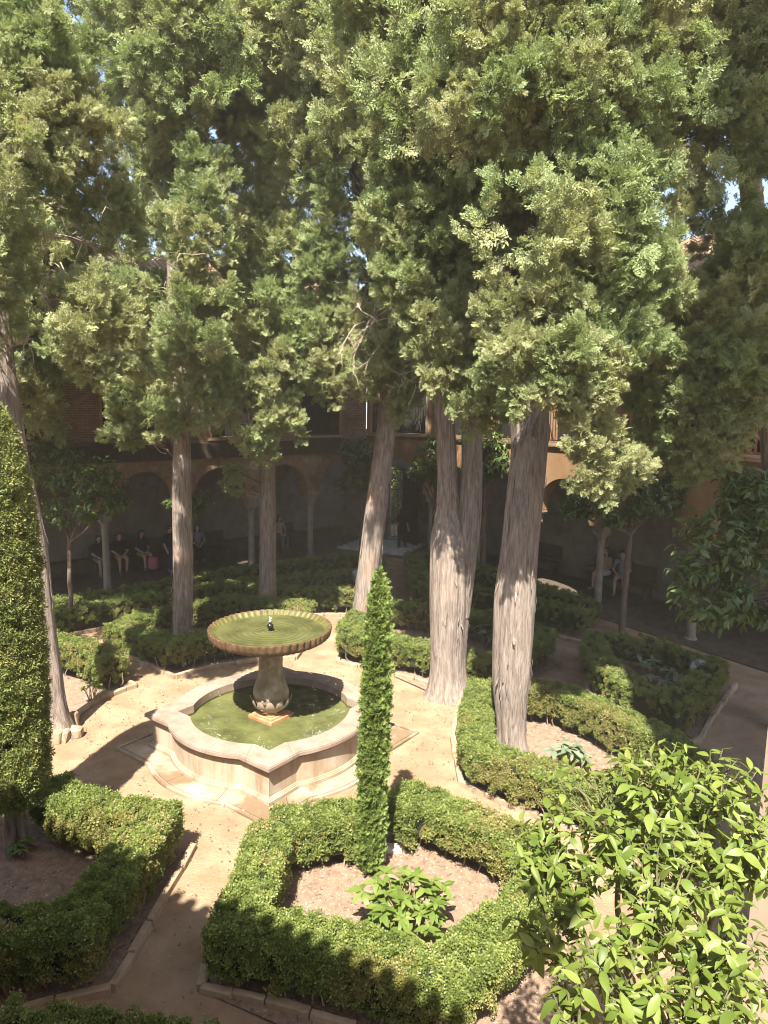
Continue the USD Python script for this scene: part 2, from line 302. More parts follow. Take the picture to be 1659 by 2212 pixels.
leafy('young_cypress_leaf', [(.15, (0.072, 0.123, 0.023)), (.5, (0.144, 0.205, 0.045)), (.85, (0.225, 0.279, 0.081))], .25, .6, 2.)
leafy('topiary_leaf', [(.15, (.08, .11, .025)), (.5, (.16, .18, .05)), (.85, (.26, .26, .10))], .2, .6, 1.6)
leafy('box_leaf', [(.15, (0.086, 0.117, 0.028)), (.5, (0.167, 0.203, 0.052)), (.85, (0.279, 0.302, 0.100))], .25, .45, 1.2)
leafy('box_leaf_dry', [(.15, (0.125, 0.129, 0.030)), (.5, (0.214, 0.200, 0.067)), (.85, (0.303, 0.241, 0.113))], .2, .55, 1.2)
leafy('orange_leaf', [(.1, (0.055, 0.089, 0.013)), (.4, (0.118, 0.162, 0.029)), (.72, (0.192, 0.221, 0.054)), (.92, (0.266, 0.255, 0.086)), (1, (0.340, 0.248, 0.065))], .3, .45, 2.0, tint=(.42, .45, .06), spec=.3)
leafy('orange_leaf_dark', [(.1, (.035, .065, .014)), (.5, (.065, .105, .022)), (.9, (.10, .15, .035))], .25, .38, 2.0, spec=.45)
leafy('peony_leaf', [(.1, (0.082, 0.129, 0.023)), (.5, (0.139, 0.190, 0.041)), (.9, (0.230, 0.243, 0.072))], .35, .45, 3.)
leafy('grey_leaf', [(.1, (.10, .135, .08)), (.9, (.20, .24, .16))], .25, .6, 3.)
leafy('garden_leaf', [(.1, (.05, .09, .02)), (.9, (.15, .2, .06))], .25, .6, .6)
# water
def water(name, col, bscale, bstr, stretch=(1, 1, 1)):
    mat(name, {'g': ('geometry', {}), 'n': ('noise_texture', {'scale': bscale, 'detail': 3, 'roughness': .55}), 'b': ('bump', {'strength': bstr, 'distance': .02}),
               'c': ('noise_texture', {'scale': 2.2, 'detail': 5}), 'r': ('rgb_ramp', {'ramp': [(.32, tuple(.62 * x for x in col)), (.5, col), (.7, tuple(1.35 * x for x in col))]}),
               'p': ('principled_bsdf', {'roughness': .06, 'specular_ior_level': .5, 'ior': 1.33})},
        [('g.position', 'n.vector'), ('g.position', 'c.vector'), ('c.fac', 'r.fac'), ('r.color', 'p.base_color'), ('n.fac', 'b.height'), ('b.normal', 'p.normal')])
water('pool_water', (.078, .084, .03), 9, .6)
water('bowl_water', (.066, .068, .025), 14, .2)
mat('drop', {'p': ('principled_bsdf', {'base_color': (.9, .95, 1), 'roughness': .05, 'transmission_weight': .6, 'ior': 1.33})}, [])
# people
for n_, c_ in dict(skin=(.42, .26, .18), hair_dark=(.018, .013, .010), hair_brown=(.06, .035, .02), cloth_black=(.014, .014, .016), cloth_navy=(.03, .04, .07), cloth_grey=(.16, .16, .17),
                   cloth_white=(.55, .54, .52), cloth_pink=(.42, .13, .20), cloth_tan=(.33, .26, .19), eye_dark=(.02, .015, .012), lip=(.35, .14, .12)).items():
    plain(n_, c_, .8, spec=.2)
# ------------------------------------------------------------------ the ground
def ground_sheet(poly, z, step=.25, amp=.012, seed=0):
    x0, y0, x1, y1 = poly.bounds
    m = trimesh.creation.extrude_polygon(poly, .01, engine='earcut')
    v, f = np.array(m.vertices), np.array(m.faces)
    up = (np.cross(v[f[:, 1]] - v[f[:, 0]], v[f[:, 2]] - v[f[:, 0]])[:, 2] > 1e-9) & (v[f][:, :, 2].min(1) > .005)
    v[:, 2] = z
    return trimesh.Trimesh(v, f[up], process=True)
def grid(x0, x1, y0, y1, nx, ny, fz):
    X, Y = np.meshgrid(np.linspace(x0, x1, nx), np.linspace(y0, y1, ny)); V = np.stack([X.ravel(), Y.ravel(), fz(X.ravel(), Y.ravel())], 1)
    i, j = np.meshgrid(np.arange(nx - 1), np.arange(ny - 1)); a = (j * nx + i).ravel()
    return trimesh.Trimesh(V, np.vstack([np.stack([a, a + 1, a + nx + 1], 1), np.stack([a, a + nx + 1, a + nx], 1)]), process=False)
def relief(x, y):
    p = np.stack([x, y, 0 * x], 1); return (meshkit.fbm(p * 1.2, 4, 3) - .5) * .03 - .012
tag(obj('terrain', trimesh.Trimesh([[-400, -300, -.06], [400, -300, -.06], [400, 600, -.06], [-400, 600, -.06]], [[0, 1, 2], [0, 2, 3]]), 'path_dirt'), 'flat dry ground reaching away beyond the courtyard', 'ground', kind='structure')
tag(obj('path', grid(-14, 13, -2, 30, 180, 210, relief), 'path_dirt', smooth=True), 'sandy beige earth path winding between the clipped beds', 'path', kind='structure')

# beds: outline of the kerb, the hedge's centre line, its width and height
C0 = np.array([-2.0, 12.2])                          # the fountain
BEDS = {
 'front': dict(kerb=[(1.1, 5.25), (-.22, 6.15), (-1.14, 6.45), (-1.86, 6.6), (-1.9, 7.3), (-1.86, 8.6)], kloop=False,
   soil=[(-1.86, 6.6), (1.1, 5.25), (2.3, 6.3), (2.35, 8.35), (.5, 9.6), (-.2, 9.05), (-1.86, 8.9)],
   hedge=[[(-1.38, 8.6), (-.95, 8.68), (-.35, 8.83), (-.05, 8.9)], [(.2, 8.98), (.47, 9.25), (1.08, 8.85), (1.75, 8.3), (1.95, 7.6), (1.7, 7.2), (1.16, 6.62), (.66, 6.12), (.15, 6.27), (-.36, 6.48), (-.85, 6.6), (-1.5, 6.75), (-1.42, 7.6), (-1.38, 8.55)]],
   label='sunlit box hedge closed round the bed with the slim young cypress', w=.5, h=.72),
 'left': dict(kerb=[(-2.58, 9.02), (-2.66, 8.0), (-2.78, 6.58), (-3.3, 6.42), (-4.4, 6.0)], kloop=False,
   soil=[(-2.6, 9.0), (-2.8, 6.58), (-4.4, 6.0), (-7.5, 6.4), (-7.5, 9.9), (-4.75, 9.6), (-3.6, 8.95)],
   hedge=[[(-4.72, 9.42), (-4.35, 9.12), (-3.9, 8.9), (-3.35, 8.74), (-2.98, 8.66), (-3.03, 8.0), (-3.12, 7.2), (-3.2, 6.72), (-3.9, 6.62), (-5.6, 6.75)]],
   label='box hedge half in shade round the bed at the lower left', w=.52, h=.74),
 'right': dict(kerb=[(1.98, 14.1), (1.62, 14.0), (1.32, 12.4), (1.3, 10.78), (2.0, 10.1), (2.76, 9.6), (3.6, 8.9)], kloop=False,
   soil=[(1.62, 14.0), (1.3, 10.78), (2.76, 9.6), (3.9, 8.8), (5.6, 10.5), (4.3, 12.4), (3.4, 13.5), (1.98, 14.1)],
   hedge=[[(2.0, 13.2), (1.72, 12.2), (1.56, 11.1), (1.62, 10.62), (2.08, 10.24), (2.7, 9.8), (3.5, 9.25), (4.3, 9.0), (4.9, 10.2), (4.72, 11.1), (4.3, 11.75), (3.85, 12.55), (3.32, 13.1), (2.75, 13.25), (2.0, 13.2)]],
   label='box hedge round the bed of the thickest cypress trunk on the right', w=.5, h=.74),
 'behind_left': dict(kerb=[(-7.06, 17.25), (-5.8, 16.1), (-4.62, 15.1), (-3.95, 15.82), (-2.98, 16.22), (-2.1, 16.38), (-1.95, 17.2)], kloop=False,
   soil=[(-7.06, 17.25), (-4.62, 15.1), (-3.95, 15.82), (-2.1, 16.38), (-1.9, 19.2), (-4.0, 19.9)],
   hedge=[[(-6.7, 17.05), (-5.8, 16.35), (-4.8, 15.62), (-3.98, 16.3), (-3.0, 16.68), (-2.4, 16.8), (-2.2, 18.9), (-4.2, 19.4), (-6.5, 17.5)]],
   label='box hedge behind the raised bowl, round two straight cypress trunks', w=.55, h=.7),
 'far_left': dict(kerb=[(-5.88, 12.9), (-5.97, 13.2), (-5.83, 13.9), (-5.47, 14.42), (-5.3, 14.6), (-6.4, 15.6), (-7.6, 16.5)], kloop=False,
   soil=[(-5.88, 12.9), (-5.83, 13.9), (-5.3, 14.6), (-7.6, 16.5), (-10, 16), (-9.5, 12.4)],
   hedge=[[(-8.2, 15.9), (-7.5, 15.55), (-6.4, 14.95), (-5.68, 14.42)]],
   label='short box hedge beside the leaning cypress trunk at the left', w=.6, h=.78),
 'behind_right': dict(kerb=[(-.8, 18.2), (-1.03, 16.9), (-1.05, 16.15), (-.56, 15.9), (.1, 15.58), (1.05, 14.9)], kloop=False,
   soil=[(-1.05, 16.15), (.1, 15.58), (1.3, 14.2), (2.3, 14.2), (4.4, 16.4), (2.6, 18.6), (-.4, 19.4)],
   hedge=[[(-.55, 18.2), (-.78, 17.2), (-.8, 16.45), (-.46, 16.25), (.06, 16.05), (.75, 15.65), (1.15, 15.35)], [(1.85, 14.72), (2.1, 14.6), (2.55, 14.75), (3.6, 16.0), (3.9, 16.6), (2.8, 17.75), (1.42, 18.55), (.2, 18.95), (-.5, 18.3)]],
   label='box hedge at the foot of the forked cypress trunk', w=.55, h=.74),
 'rear_right': dict(kerb=[(7.9, 15.1), (6.6, 13.4), (5.95, 12.45), (5.5, 12.1), (4.75, 12.95), (4.45, 14.5), (4.9, 16.6)], kloop=False,
   soil=[(5.9, 12.4), (4.5, 14.5), (5.0, 16.8), (7.9, 15.1)],
   hedge=[[(5.2, 16.5), (4.78, 15.4), (4.72, 14.6), (4.95, 13.4), (5.45, 12.65), (6.2, 13.3), (7.1, 14.6), (6.3, 15.9), (5.3, 16.5)]],
   label='shaded box hedge around the bed with a floodlight at the right', w=.55, h=.74),
 'outer_left': dict(kerb=[(-9.6, 16.75), (-8.23, 17.9), (-7.39, 18.6), (-5.0, 20.0), (-1.7, 19.95), (-.75, 20.0), (.2, 20.4)], kloop=False,
   soil=[(-10.5, 16.2), (-7.39, 18.6), (-5, 20), (-.75, 20.0), (.2, 20.4), (.4, 26.0), (-9.6, 19.6)],
   hedge=[[(-9.4, 17.3), (-8.1, 18.4), (-7.0, 19.4), (-5.0, 20.9), (-2.4, 20.45), (-.7, 20.4), (-.2, 20.9), (-.3, 25.2)], [(-9.6, 18.7), (-7.85, 19.8), (-6.06, 21.6), (-3.5, 23.8), (-1.3, 25.4), (-.3, 25.4)], [(-5.0, 20.95), (-2.4, 22.2), (-.8, 22.8)]],
   label='long dark box hedge running in front of the left arcade', w=.6, h=.7),
 'outer_right': dict(kerb=[(.9, 20.5), (2.2, 20.2), (4.0, 19.0), (5.6, 17.4)], kloop=False,
   soil=[(.9, 20.5), (4.0, 19.0), (5.6, 17.6), (6.2, 19.0), (1.6, 26.2), (.9, 26)],
   hedge=[[(1.1, 25.6), (1.15, 20.95), (2.4, 20.65), (4.2, 19.5), (5.5, 18.3)], [(1.5, 25.8), (3.6, 22.9), (5.9, 19.2)]],
   label='dark box hedge running in front of the right arcade', w=.6, h=.72),
}
NUM = RNG
for key, b in BEDS.items():
    tag(obj('bed_soil', ground_sheet(Polygon(b['soil']), .012), 'bed_soil'), kind='structure', label=None)

# little chips and pebbles on soil and path
def pts_in(poly, n, rng):
    x0, y0, x1, y1 = poly.bounds; out = []
    while len(out) < n:
        p = rng.uniform((x0, y0), (x1, y1), (n, 2))
        out += [q for q in p if poly.contains(Point(q))]
    return np.array(out[:n])
def chip(rng):
    m = trimesh.creation.icosphere(1, 1.0); m.vertices *= rng.uniform(.35, 1.0, 3) * .016; m.vertices += rng.normal(0, .0018, m.vertices.shape); return m
cp = np.vstack([pts_in(Polygon(BEDS['front']['soil']), 2600, RNG), pts_in(Polygon(BEDS['left']['soil']), 2400, RNG), pts_in(Polygon(BEDS['right']['soil']), 1500, RNG), pts_in(Polygon([(-4.5, 8.8), (-2, 6), (2, 10), (1.3, 14), (-3, 17), (-6, 14)]), 1400, RNG)])
n = len(cp)
ch = scatter('soil_chips', None, [chip(RNG) for _ in range(3)], ['kerb_stone', 'white_stone', 'bed_soil'], np.c_[cp, np.full(n, .016)], np.c_[RNG.normal(0, .3, (n, 2)), np.ones(n)], RNG.uniform(0, 6.28, n), RNG.uniform(.35, 1.15, n), RNG.choice(3, n, p=[.35, .1, .55]))
tag(ch, 'small wood chips and pebbles scattered over the beds and path', 'gravel', kind='stuff')

ln = np.vstack([pts_in(Polygon([(-6, 13), (-2, 6), (2, 10), (1.5, 14.3), (-.5, 16), (-4, 16)]), 700, RNG), pts_in(Polygon(BEDS['right']['soil']), 500, RNG), pts_in(Polygon(BEDS['front']['soil']), 350, RNG), pts_in(Polygon(BEDS['left']['soil']), 350, RNG)]); n = len(ln)
fl_ = blades(RNG.normal(0, .01, (5, 3)) * [1, 1, .3], np.c_[RNG.normal(0, 1, (5, 2)), np.full(5, .15)] / 1.4, np.tile([0, .6, .3], (5, 1)), np.full(5, .05), np.full(5, .014))
tag(scatter('fallen_needles', None, [fl_], ['bark_dark'], np.c_[ln, np.full(n, .02)], np.c_[RNG.normal(0, .2, (n, 2)), np.ones(n)], RNG.uniform(0, 6.28, n), RNG.uniform(.5, 1.3, n), np.zeros(n, int)), 'dry needles and leaf scraps lying on the ground', 'litter', kind='stuff')
# kerbs of single stones
KERB_LABEL = {'front': 'stone kerb along the front bed, running out of the bottom of the photo', 'left': 'stone kerb of the lower left bed, beside the straight path', 'right': 'pale stone kerb of the bed with the thickest trunk',
  'behind_left': 'stone kerb with a sharp corner behind the fountain on the left', 'far_left': 'curved stone kerb beside the leaning trunk', 'behind_right': 'stone kerb in front of the forked trunk',
  'rear_right': 'shaded stone kerb of the floodlit bed at the right', 'outer_left': 'stone kerb before the left arcade hedge, closing the path behind the bowl', 'outer_right': 'shaded kerb before the right arcade hedge'}
KERB_VAR = {}
def walk(poly, step):
    """Points along a polyline about step apart, with the direction of each piece; corners are kept."""
    out = []
    for a, b in zip(poly[:-1], poly[1:]):
        a, b = np.array(a, float), np.array(b, float); L = np.linalg.norm(b - a); k = max(1, round(L / step))
        for i in range(k):
            out.append((a + (b - a) * (i + .5) / k, (b - a) / L, L / k))
    return out
for key, b in BEDS.items():
    t = thing('kerb', KERB_LABEL[key], 'kerb', 'stone kerbs of the beds')
    rng = np.random.default_rng(len(key) * 7)
    for c, d, l in walk(b['kerb'], .42):
        m = rough_block(l - .012, rng.uniform(.075, .095), .16, rng, .012, .012)
        a = math.atan2(d[1], d[0]) + rng.normal(0, .025); m.apply_transform(trimesh.transformations.rotation_matrix(a, [0, 0, 1])); m.apply_translation([c[0] + rng.normal(0, .006), c[1] + rng.normal(0, .006), .005 + rng.normal(0, .008)])
        obj('stone', m, 'kerb_stone', t)

# ------------------------------------------------------------------ hedges
def resample(poly, step):
    P = np.array(poly, float); s = np.r_[0, np.cumsum(np.linalg.norm(np.diff(P, axis=0), axis=1))]; n = max(2, int(s[-1] / step) + 1); u = np.linspace(0, s[-1], n)
    return np.stack([np.interp(u, s, P[:, 0]), np.interp(u, s, P[:, 1])], 1)
BOX0 = [leaf_clump(np.random.default_rng(i), 60, .055, .023, .016) for i in range(4)]
BOXP = [bunch(np.random.default_rng(230 + i), BOX0, 3, .055, True) for i in range(4)]
def hedge(b, seed, dens):
    t = thing('box_hedge', b['label'], 'hedge', 'clipped box hedges of the beds'); rng = np.random.default_rng(seed)
    pos, dr = [], []; core = []; stems = []
    w, h, z0 = b['w'], b['h'], .2
    shape = None
    for line in b['hedge']:
        s = LineString(line).buffer(w / 2, cap_style=2, join_style=2, mitre_limit=1.6)
        shape = s if shape is None else shape.union(s)
    inner = shape.buffer(-.05)
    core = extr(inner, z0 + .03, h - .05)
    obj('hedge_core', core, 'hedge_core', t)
    polys = list(getattr(shape, 'geoms', [shape]))
    nt = int(shape.area * dens)
    top = []
    for pg in polys:
        k = int(pg.area * dens)
        if k: top.append(pts_in(pg, k, rng))
    top = np.vstack(top); n = len(top)
    wob = lambda p: (meshkit.fbm(np.c_[p[:, :2] * 2.2, p[:, 2:] * 2.2], 3, seed) - .5)
    P = np.c_[top, np.full(n, h)]; P[:, 2] += wob(P) * .02 + rng.normal(0, .009, n) - .035
    pos.append(P); dr.append(np.c_[rng.normal(0, .3, (n, 2)), np.ones(n)])
    for pg in polys:
        for ring in [pg.exterior, *pg.interiors]:
            L = ring.length; k = int(L * (h - z0) * dens * 1.05); u = rng.uniform(0, L, k)
            q = np.array([ring.interpolate(x).coords[0] for x in u]); q2 = np.array([ring.interpolate((x + .01) % L).coords[0] for x in u]); d = q2 - q; d /= np.linalg.norm(d, axis=1, keepdims=True) + 1e-9
            nr = np.stack([d[:, 1], -d[:, 0]], 1)
            test = np.array([pg.contains(Point(a + .03 * b_)) for a, b_ in zip(q[:200], nr[:200])]); nr = -nr if test.mean() > .5 else nr
            z = z0 + (h - z0) * rng.uniform(0, 1, k) ** .85
            P = np.c_[q, z]; o = wob(P) * .035 - .035 - .05 * (z < z0 + .12) * rng.uniform(0, 1, k); P[:, :2] += nr * o[:, None]
            keep = (rng.uniform(0, 1, k) < np.clip(.55 + (z - z0) * 2.2, 0, 1)); pos.append(P[keep]); dr.append(np.c_[nr, np.full(k, .35)][keep] + rng.normal(0, .35, (keep.sum(), 3)))
    P, D = np.vstack(pos), np.vstack(dr); n = len(P)
    dry = (meshkit.fbm(P * 1.3, 3, seed + 9) + rng.normal(0, .06, n) + .18 * (P[:, 2] < h - .15)) > .66
    which = rng.integers(0, 3, n); which[dry] = 3
    scatter('foliage', t, BOXP, ['box_leaf', 'box_leaf', 'box_leaf', 'box_leaf_dry'], P, D, rng.uniform(0, 6.28, n), rng.uniform(.75, 1.25, n), which)
    st = []
    for line in b['hedge']:
        for c, d, l in walk(line, .3):
            for sg in (-1, 1):
                nr = np.array([-d[1], d[0]]) * sg
                p0 = c + nr * w * rng.uniform(.12, .36) + d * rng.uniform(-.12, .12); p1 = p0 + rng.normal(0, .05, 2); p2 = p1 + rng.normal(0, .05, 2)
                st.append(tube([[*p0, -.02], [*p1, .14], [*p2, .34]], [.013, .011, .008], 5))
    tag(obj('stems', cat(st), 'stem_wood', t), kind='stuff')
for i, (key, b) in enumerate(BEDS.items()):
    hedge(b, 20 + i, 185 if key in ('front', 'left', 'right') else 95 if key in ('behind_left', 'behind_right', 'far_left') else 62)
hb = dict(hedge=[[(-3.4, 5.55), (-1.6, 5.35), (-.4, 5.0)]], label='dark hedge just showing along the bottom edge', w=.5, h=.62)
hedge(hb, 77, 110)

# ------------------------------------------------------------------ the fountain
ft = thing('fountain', 'stone garden fountain with a fluted bowl on a baluster over a lobed basin', 'fountain')
RA, DA = 1.71, 2.08
ROTF = math.radians(8)
def plan(off):
    c = Point(0, 0).buffer(RA + off, 64)
    s = affinity.rotate(sbox(-1, -1, 1, 1), 45, origin=(0, 0)); k = (DA + off * (math.sqrt(2) if off > -.15 else 1.62)) / math.sqrt(2)
    s = affinity.scale(s, k, k, origin=(0, 0))
    if off < -.15: c, s = Point(0, 0).buffer(RA + off - .02, 64), affinity.scale(s, 1.0, 1.0)
    return affinity.translate(affinity.rotate(c.union(s), math.degrees(ROTF), origin=(0, 0)), *C0)
def wedges(poly, n, gap, a0=0.0, rmax=6):
    out = []
    for i in range(n):
        a, b = a0 + 2 * math.pi * i / n, a0 + 2 * math.pi * (i + 1) / n
        w = Polygon([(C0[0], C0[1])] + [(C0[0] + rmax * math.cos(t), C0[1] + rmax * math.sin(t)) for t in np.linspace(a, b, 8)]).buffer(-gap / 2, join_style=2)
        g = poly.intersection(w)
        if g.area > 1e-4: out.append(g)
    return out
inner = plan(-.27)
for g in wedges(plan(0).difference(plan(-.2)), 16, .003, ROTF):
    obj('wall_block', extr(g, .1, .53), 'basin_stone', ft)
for g in wedges(plan(.07).difference(plan(-.2)), 16, .003, ROTF):
    a = extr(g, -.02, .07); b_ = extr(g.intersection(plan(.045)), .07, .085); c_ = extr(g.intersection(plan(.022)), .085, .1)
    obj('base_block', cat([a, b_, c_]), 'basin_stone', ft)
for g in wedges(plan(.1).difference(inner), 16, .004, ROTF + .2):
    k = [extr(g.intersection(plan(o)), z0, z1) for o, z0, z1 in ((.02, .515, .535), (.05, .535, .555), (.02, .555, .57), (.07, .57, .584), (.105, .584, .638), (.085, .638, .652))]
    obj('rim_slab', cat(k), 'rim_stone', ft)
obj('basin_lining', extr(plan(-.2).difference(plan(-.275)), .05, .515), 'algae_stone', ft)
obj('basin_floor', extr(plan(-.2), .02, .06), 'algae_stone', ft)
wv = extr(plan(-.272), .42, .475)
tag(obj('pool_water', wv, 'pool_water', ft), label='still green water filling the lobed basin')
# paving apron with its channel
for g in wedges(plan(.38).difference(plan(.075)), 12, .008, ROTF + .13):
    obj('paving_slab', extr(g, -.06, .022), 'paving_stone', ft)
for g in wedges(plan(.47).difference(plan(.415)), 20, .008, ROTF):
    obj('channel_edge', extr(g, -.06, .03), 'paving_stone', ft)
obj('channel', extr(plan(.415).difference(plan(.38)), -.06, .006), 'rim_stone', ft)
# pedestal: two square steps, petals, baluster
def sqr(h, z0, z1, bev=.01):
    pts = []
    for sx in (-1, 1):
        for sy in (-1, 1):
            pts += [[sx * h, sy * (h - bev), z0], [sx * (h - bev), sy * h, z0], [sx * (h - bev), sy * (h - bev), z1], [sx * h, sy * (h - bev), z1 - bev], [sx * (h - bev), sy * h, z1 - bev]]
    m = tri(m3.Manifold.hull_points(np.array(pts))); m.apply_transform(trimesh.transformations.rotation_matrix(math.pi / 4 + ROTF, [0, 0, 1])); m.apply_translation([*C0, 0]); return m
obj('plinth', cat([sqr(.295, .02, .535), sqr(.25, .535, .565), sqr(.2, .565, .59)]), 'pedestal_stone', ft)
BZ = 2.17                                              # the bowl's rim
prof = [(.0, .58), (.17, .58), (.17, .62), (.19, .65), (.26, .72), (.315, .82), (.33, .92), (.315, 1.02), (.28, 1.12), (.245, 1.22), (.225, 1.34), (.215, 1.47), (.218, 1.6), (.23, 1.69), (.25, 1.73), (.25, 1.77), (.265, 1.79), (.265, 1.82), (0, 1.82)]
obj('stem', lathe(prof, 8, (*C0, 0)), 'stem_stone', ft)
for i in range(12):                                     # petals of the cup at the stem's foot
    a = 2 * math.pi * i / 12 + .1; out = np.array([math.cos(a), math.sin(a), 0]); sd = np.array([-math.sin(a), math.cos(a), 0]); rows = []
    for t in np.linspace(0, 1, 7):
        r = np.interp(t, [0, .3, .6, 1], [.18, .285, .335, .36]); z = .62 + .27 * t; wd = .082 * math.sin(math.pi * (.18 + .76 * t)) ** .8 + .004
        for s_ in (-1, 0, 1):
            rows.append(np.array([*C0, z]) + out * (r + (.018 if s_ == 0 else 0)) + sd * s_ * wd)
    f = [q for k in range(6) for s_ in range(2) for q in ([3 * k + s_, 3 * k + s_ + 1, 3 * k + s_ + 4], [3 * k + s_, 3 * k + s_ + 4, 3 * k + s_ + 3])]
    obj('petal', trimesh.Trimesh(np.array(rows), f, process=False), 'basin_stone', ft, smooth=True)
# the bowl: fluted outside wall with a scalloped lip
NF = 52; nth = NF * 6; th = np.arange(nth) * 2 * np.pi / nth; ph = (th * NF / (2 * np.pi)) % 1.0
flute = np.abs(np.sin(math.pi * ph))                    # 0 at the ribs, 1 between them
BR = 1.085
rings = [(.0, 1.80, 0), (.26, 1.80, 0), (.42, 1.82, 0), (.62, 1.86, 0), (.80, 1.905, 0), (.93, 1.95, .1), (1.0, 1.985, .5), (1.04, 2.02, 1.2), (1.055, 2.07, 1.3), (1.062, 2.12, 1.3), (1.07, 2.155, 1.2), (1.065, BZ, 1.0), (1.035, BZ - .002, 1.0), (1.01, 2.14, 1.2), (.97, 2.10, 1.1), (.92, 2.05, .7), (.80, 2.0, 0), (0, 1.98, 0)]
V = []
for r, z, k in rings:
    rr = (r * BR / 1.07) + k * (.029 * flute - .017); zz = z - (.006 * (1 - flute) if z > 2.15 else 0)
    V.append(np.stack([C0[0] + rr * np.cos(th), C0[1] + rr * np.sin(th), np.broadcast_to(zz, nth)], 1))
V = np.vstack(V); i, j = np.meshgrid(np.arange(len(rings) - 1), np.arange(nth), indexing='ij'); j2 = (j + 1) % nth
q = np.stack([i * nth + j, i * nth + j2, (i + 1) * nth + j2, (i + 1) * nth + j], -1).reshape(-1, 4)
bowl = obj('bowl', trimesh.Trimesh(V, np.vstack([q[:, [0, 1, 2]], q[:, [0, 2, 3]]]), process=False), 'bowl_stone', ft, smooth=40)
# a lining of algae inside the lip
V = []
lin = [(1.03, BZ - .008, 1.0), (1.007, 2.142, 1.2), (.967, 2.103, 1.1), (.917, 2.053, .7), (.8, 2.004, 0)]
for r, z, k in lin:
    rr = (r * BR / 1.07) + k * (.029 * flute - .017) - .003
    V.append(np.stack([C0[0] + rr * np.cos(th), C0[1] + rr * np.sin(th), np.full(nth, z)], 1))
V = np.vstack(V); i, j = np.meshgrid(np.arange(len(lin) - 1), np.arange(nth), indexing='ij'); j2 = (j + 1) % nth
q = np.stack([i * nth + j, i * nth + j2, (i + 1) * nth + j2, (i + 1) * nth + j], -1).reshape(-1, 4)
obj('algae_lining', trimesh.Trimesh(V, np.vstack([q[:, [0, 1, 2]], q[:, [0, 2, 3]]]), process=False), 'algae_stone', bowl, smooth=40)
# scale bands carved below the lip
sc = []
for row, (z, r) in enumerate(((2.0, .985), (1.975, .955), (1.95, .90), (1.925, .83))):
    for k in range(NF):
        a = 2 * math.pi * (k + .5 * (row % 2)) / NF; o = np.array([math.cos(a), math.sin(a), 0]); s_ = np.array([-o[1], o[0], 0]); c_ = np.array([*C0, z]) + o * (r * BR / 1.07 + .006)
        w_ = r * .046; dn = -o * .05 + np.array([0, 0, -.028])
        sc.append(trimesh.Trimesh([c_ - s_ * w_, c_ + s_ * w_, c_ + s_ * w_ * .7 + dn * .8, c_ + dn * 1.25 + o * .004, c_ - s_ * w_ * .7 + dn * .8, c_ + dn * .5 + o * .016 - np.array([0, 0, .01])], [[0, 5, 1], [1, 5, 2], [2, 5, 3], [3, 5, 4], [4, 5, 0]], process=False))
tag(obj('carved_scales', cat(sc), 'bowl_stone', bowl), kind='stuff')
R_ = np.linspace(.012, .972, 150); T_ = np.linspace(0, 2 * np.pi, 121)[:-1]
rg, tg = np.meshgrid(R_, T_, indexing='ij'); xx, yy = rg * np.cos(tg), rg * np.sin(tg)
zz = 2.088 + .0042 * np.sin(rg * 58 + .5 * np.sin(3 * tg) + 3.2 * meshkit.noise(np.stack([xx, yy, 0 * xx], -1) * 2.6)) * np.clip(1.25 - rg, .25, 1) + .004 * (meshkit.noise(np.stack([xx, yy, 0 * xx], -1) * 9) - .5)
V = np.stack([C0[0] + xx, C0[1] + yy, zz], -1).reshape(-1, 3); i, j = np.meshgrid(np.arange(149), np.arange(120), indexing='ij'); j2 = (j + 1) % 120
q = np.stack([i * 120 + j, (i + 1) * 120 + j, (i + 1) * 120 + j2, i * 120 + j2], -1).reshape(-1, 4)
obj('bowl_water', trimesh.Trimesh(V, np.vstack([q[:, [0, 1, 2]], q[:, [0, 2, 3]]]), process=False), 'bowl_water', bowl, smooth=True, label='rippled green water brimming in the bowl')
nz = obj('nozzle', lathe([(0, 2.06), (.03, 2.06), (.03, 2.13), (.05, 2.14), (.06, 2.165), (.058, 2.19), (.04, 2.215), (.022, 2.225), (.018, 2.25), (.0, 2.25)], 16, (*C0, 0)), 'black_bronze', bowl, smooth=40)
rng = np.random.default_rng(5); dr = []
def drop(p, r):
    m = trimesh.creation.icosphere(1, r); m.vertices[:, 2] *= 1.3; m.apply_translation(p); return m
for k in range(16): dr.append(drop([C0[0] + rng.normal(0, .012), C0[1] + rng.normal(0, .012), 2.25 + rng.uniform(0, .085)], rng.uniform(.006, .014)))
for a0, cnt, spread in ((-.75, 44, .25), (-1.55, 14, .1), (-2.3, 26, .25), (.15, 12, .12), (3.5, 12, .3)):
    for k in range(cnt):
        a = a0 + rng.normal(0, spread); rr = BR + .03 + rng.uniform(0, .07); z = .45 + 1.65 * rng.uniform(0, 1) ** 1.3
        dr.append(drop([C0[0] + rr * math.cos(a), C0[1] + rr * math.sin(a), z], rng.uniform(.003, .006)))
    for k in range(cnt):
        a = a0 + rng.normal(0, spread * .7); rr = BR + .1 + rng.normal(0, .08); dr.append(drop([C0[0] + rr * math.cos(a), C0[1] + rr * math.sin(a), .48 + abs(rng.normal(0, .05))], rng.uniform(.003, .007)))
tag(obj('falling_water', cat(dr), 'drop', ft), kind='stuff', label='drops of water falling from the bowl and splashing in the pool')
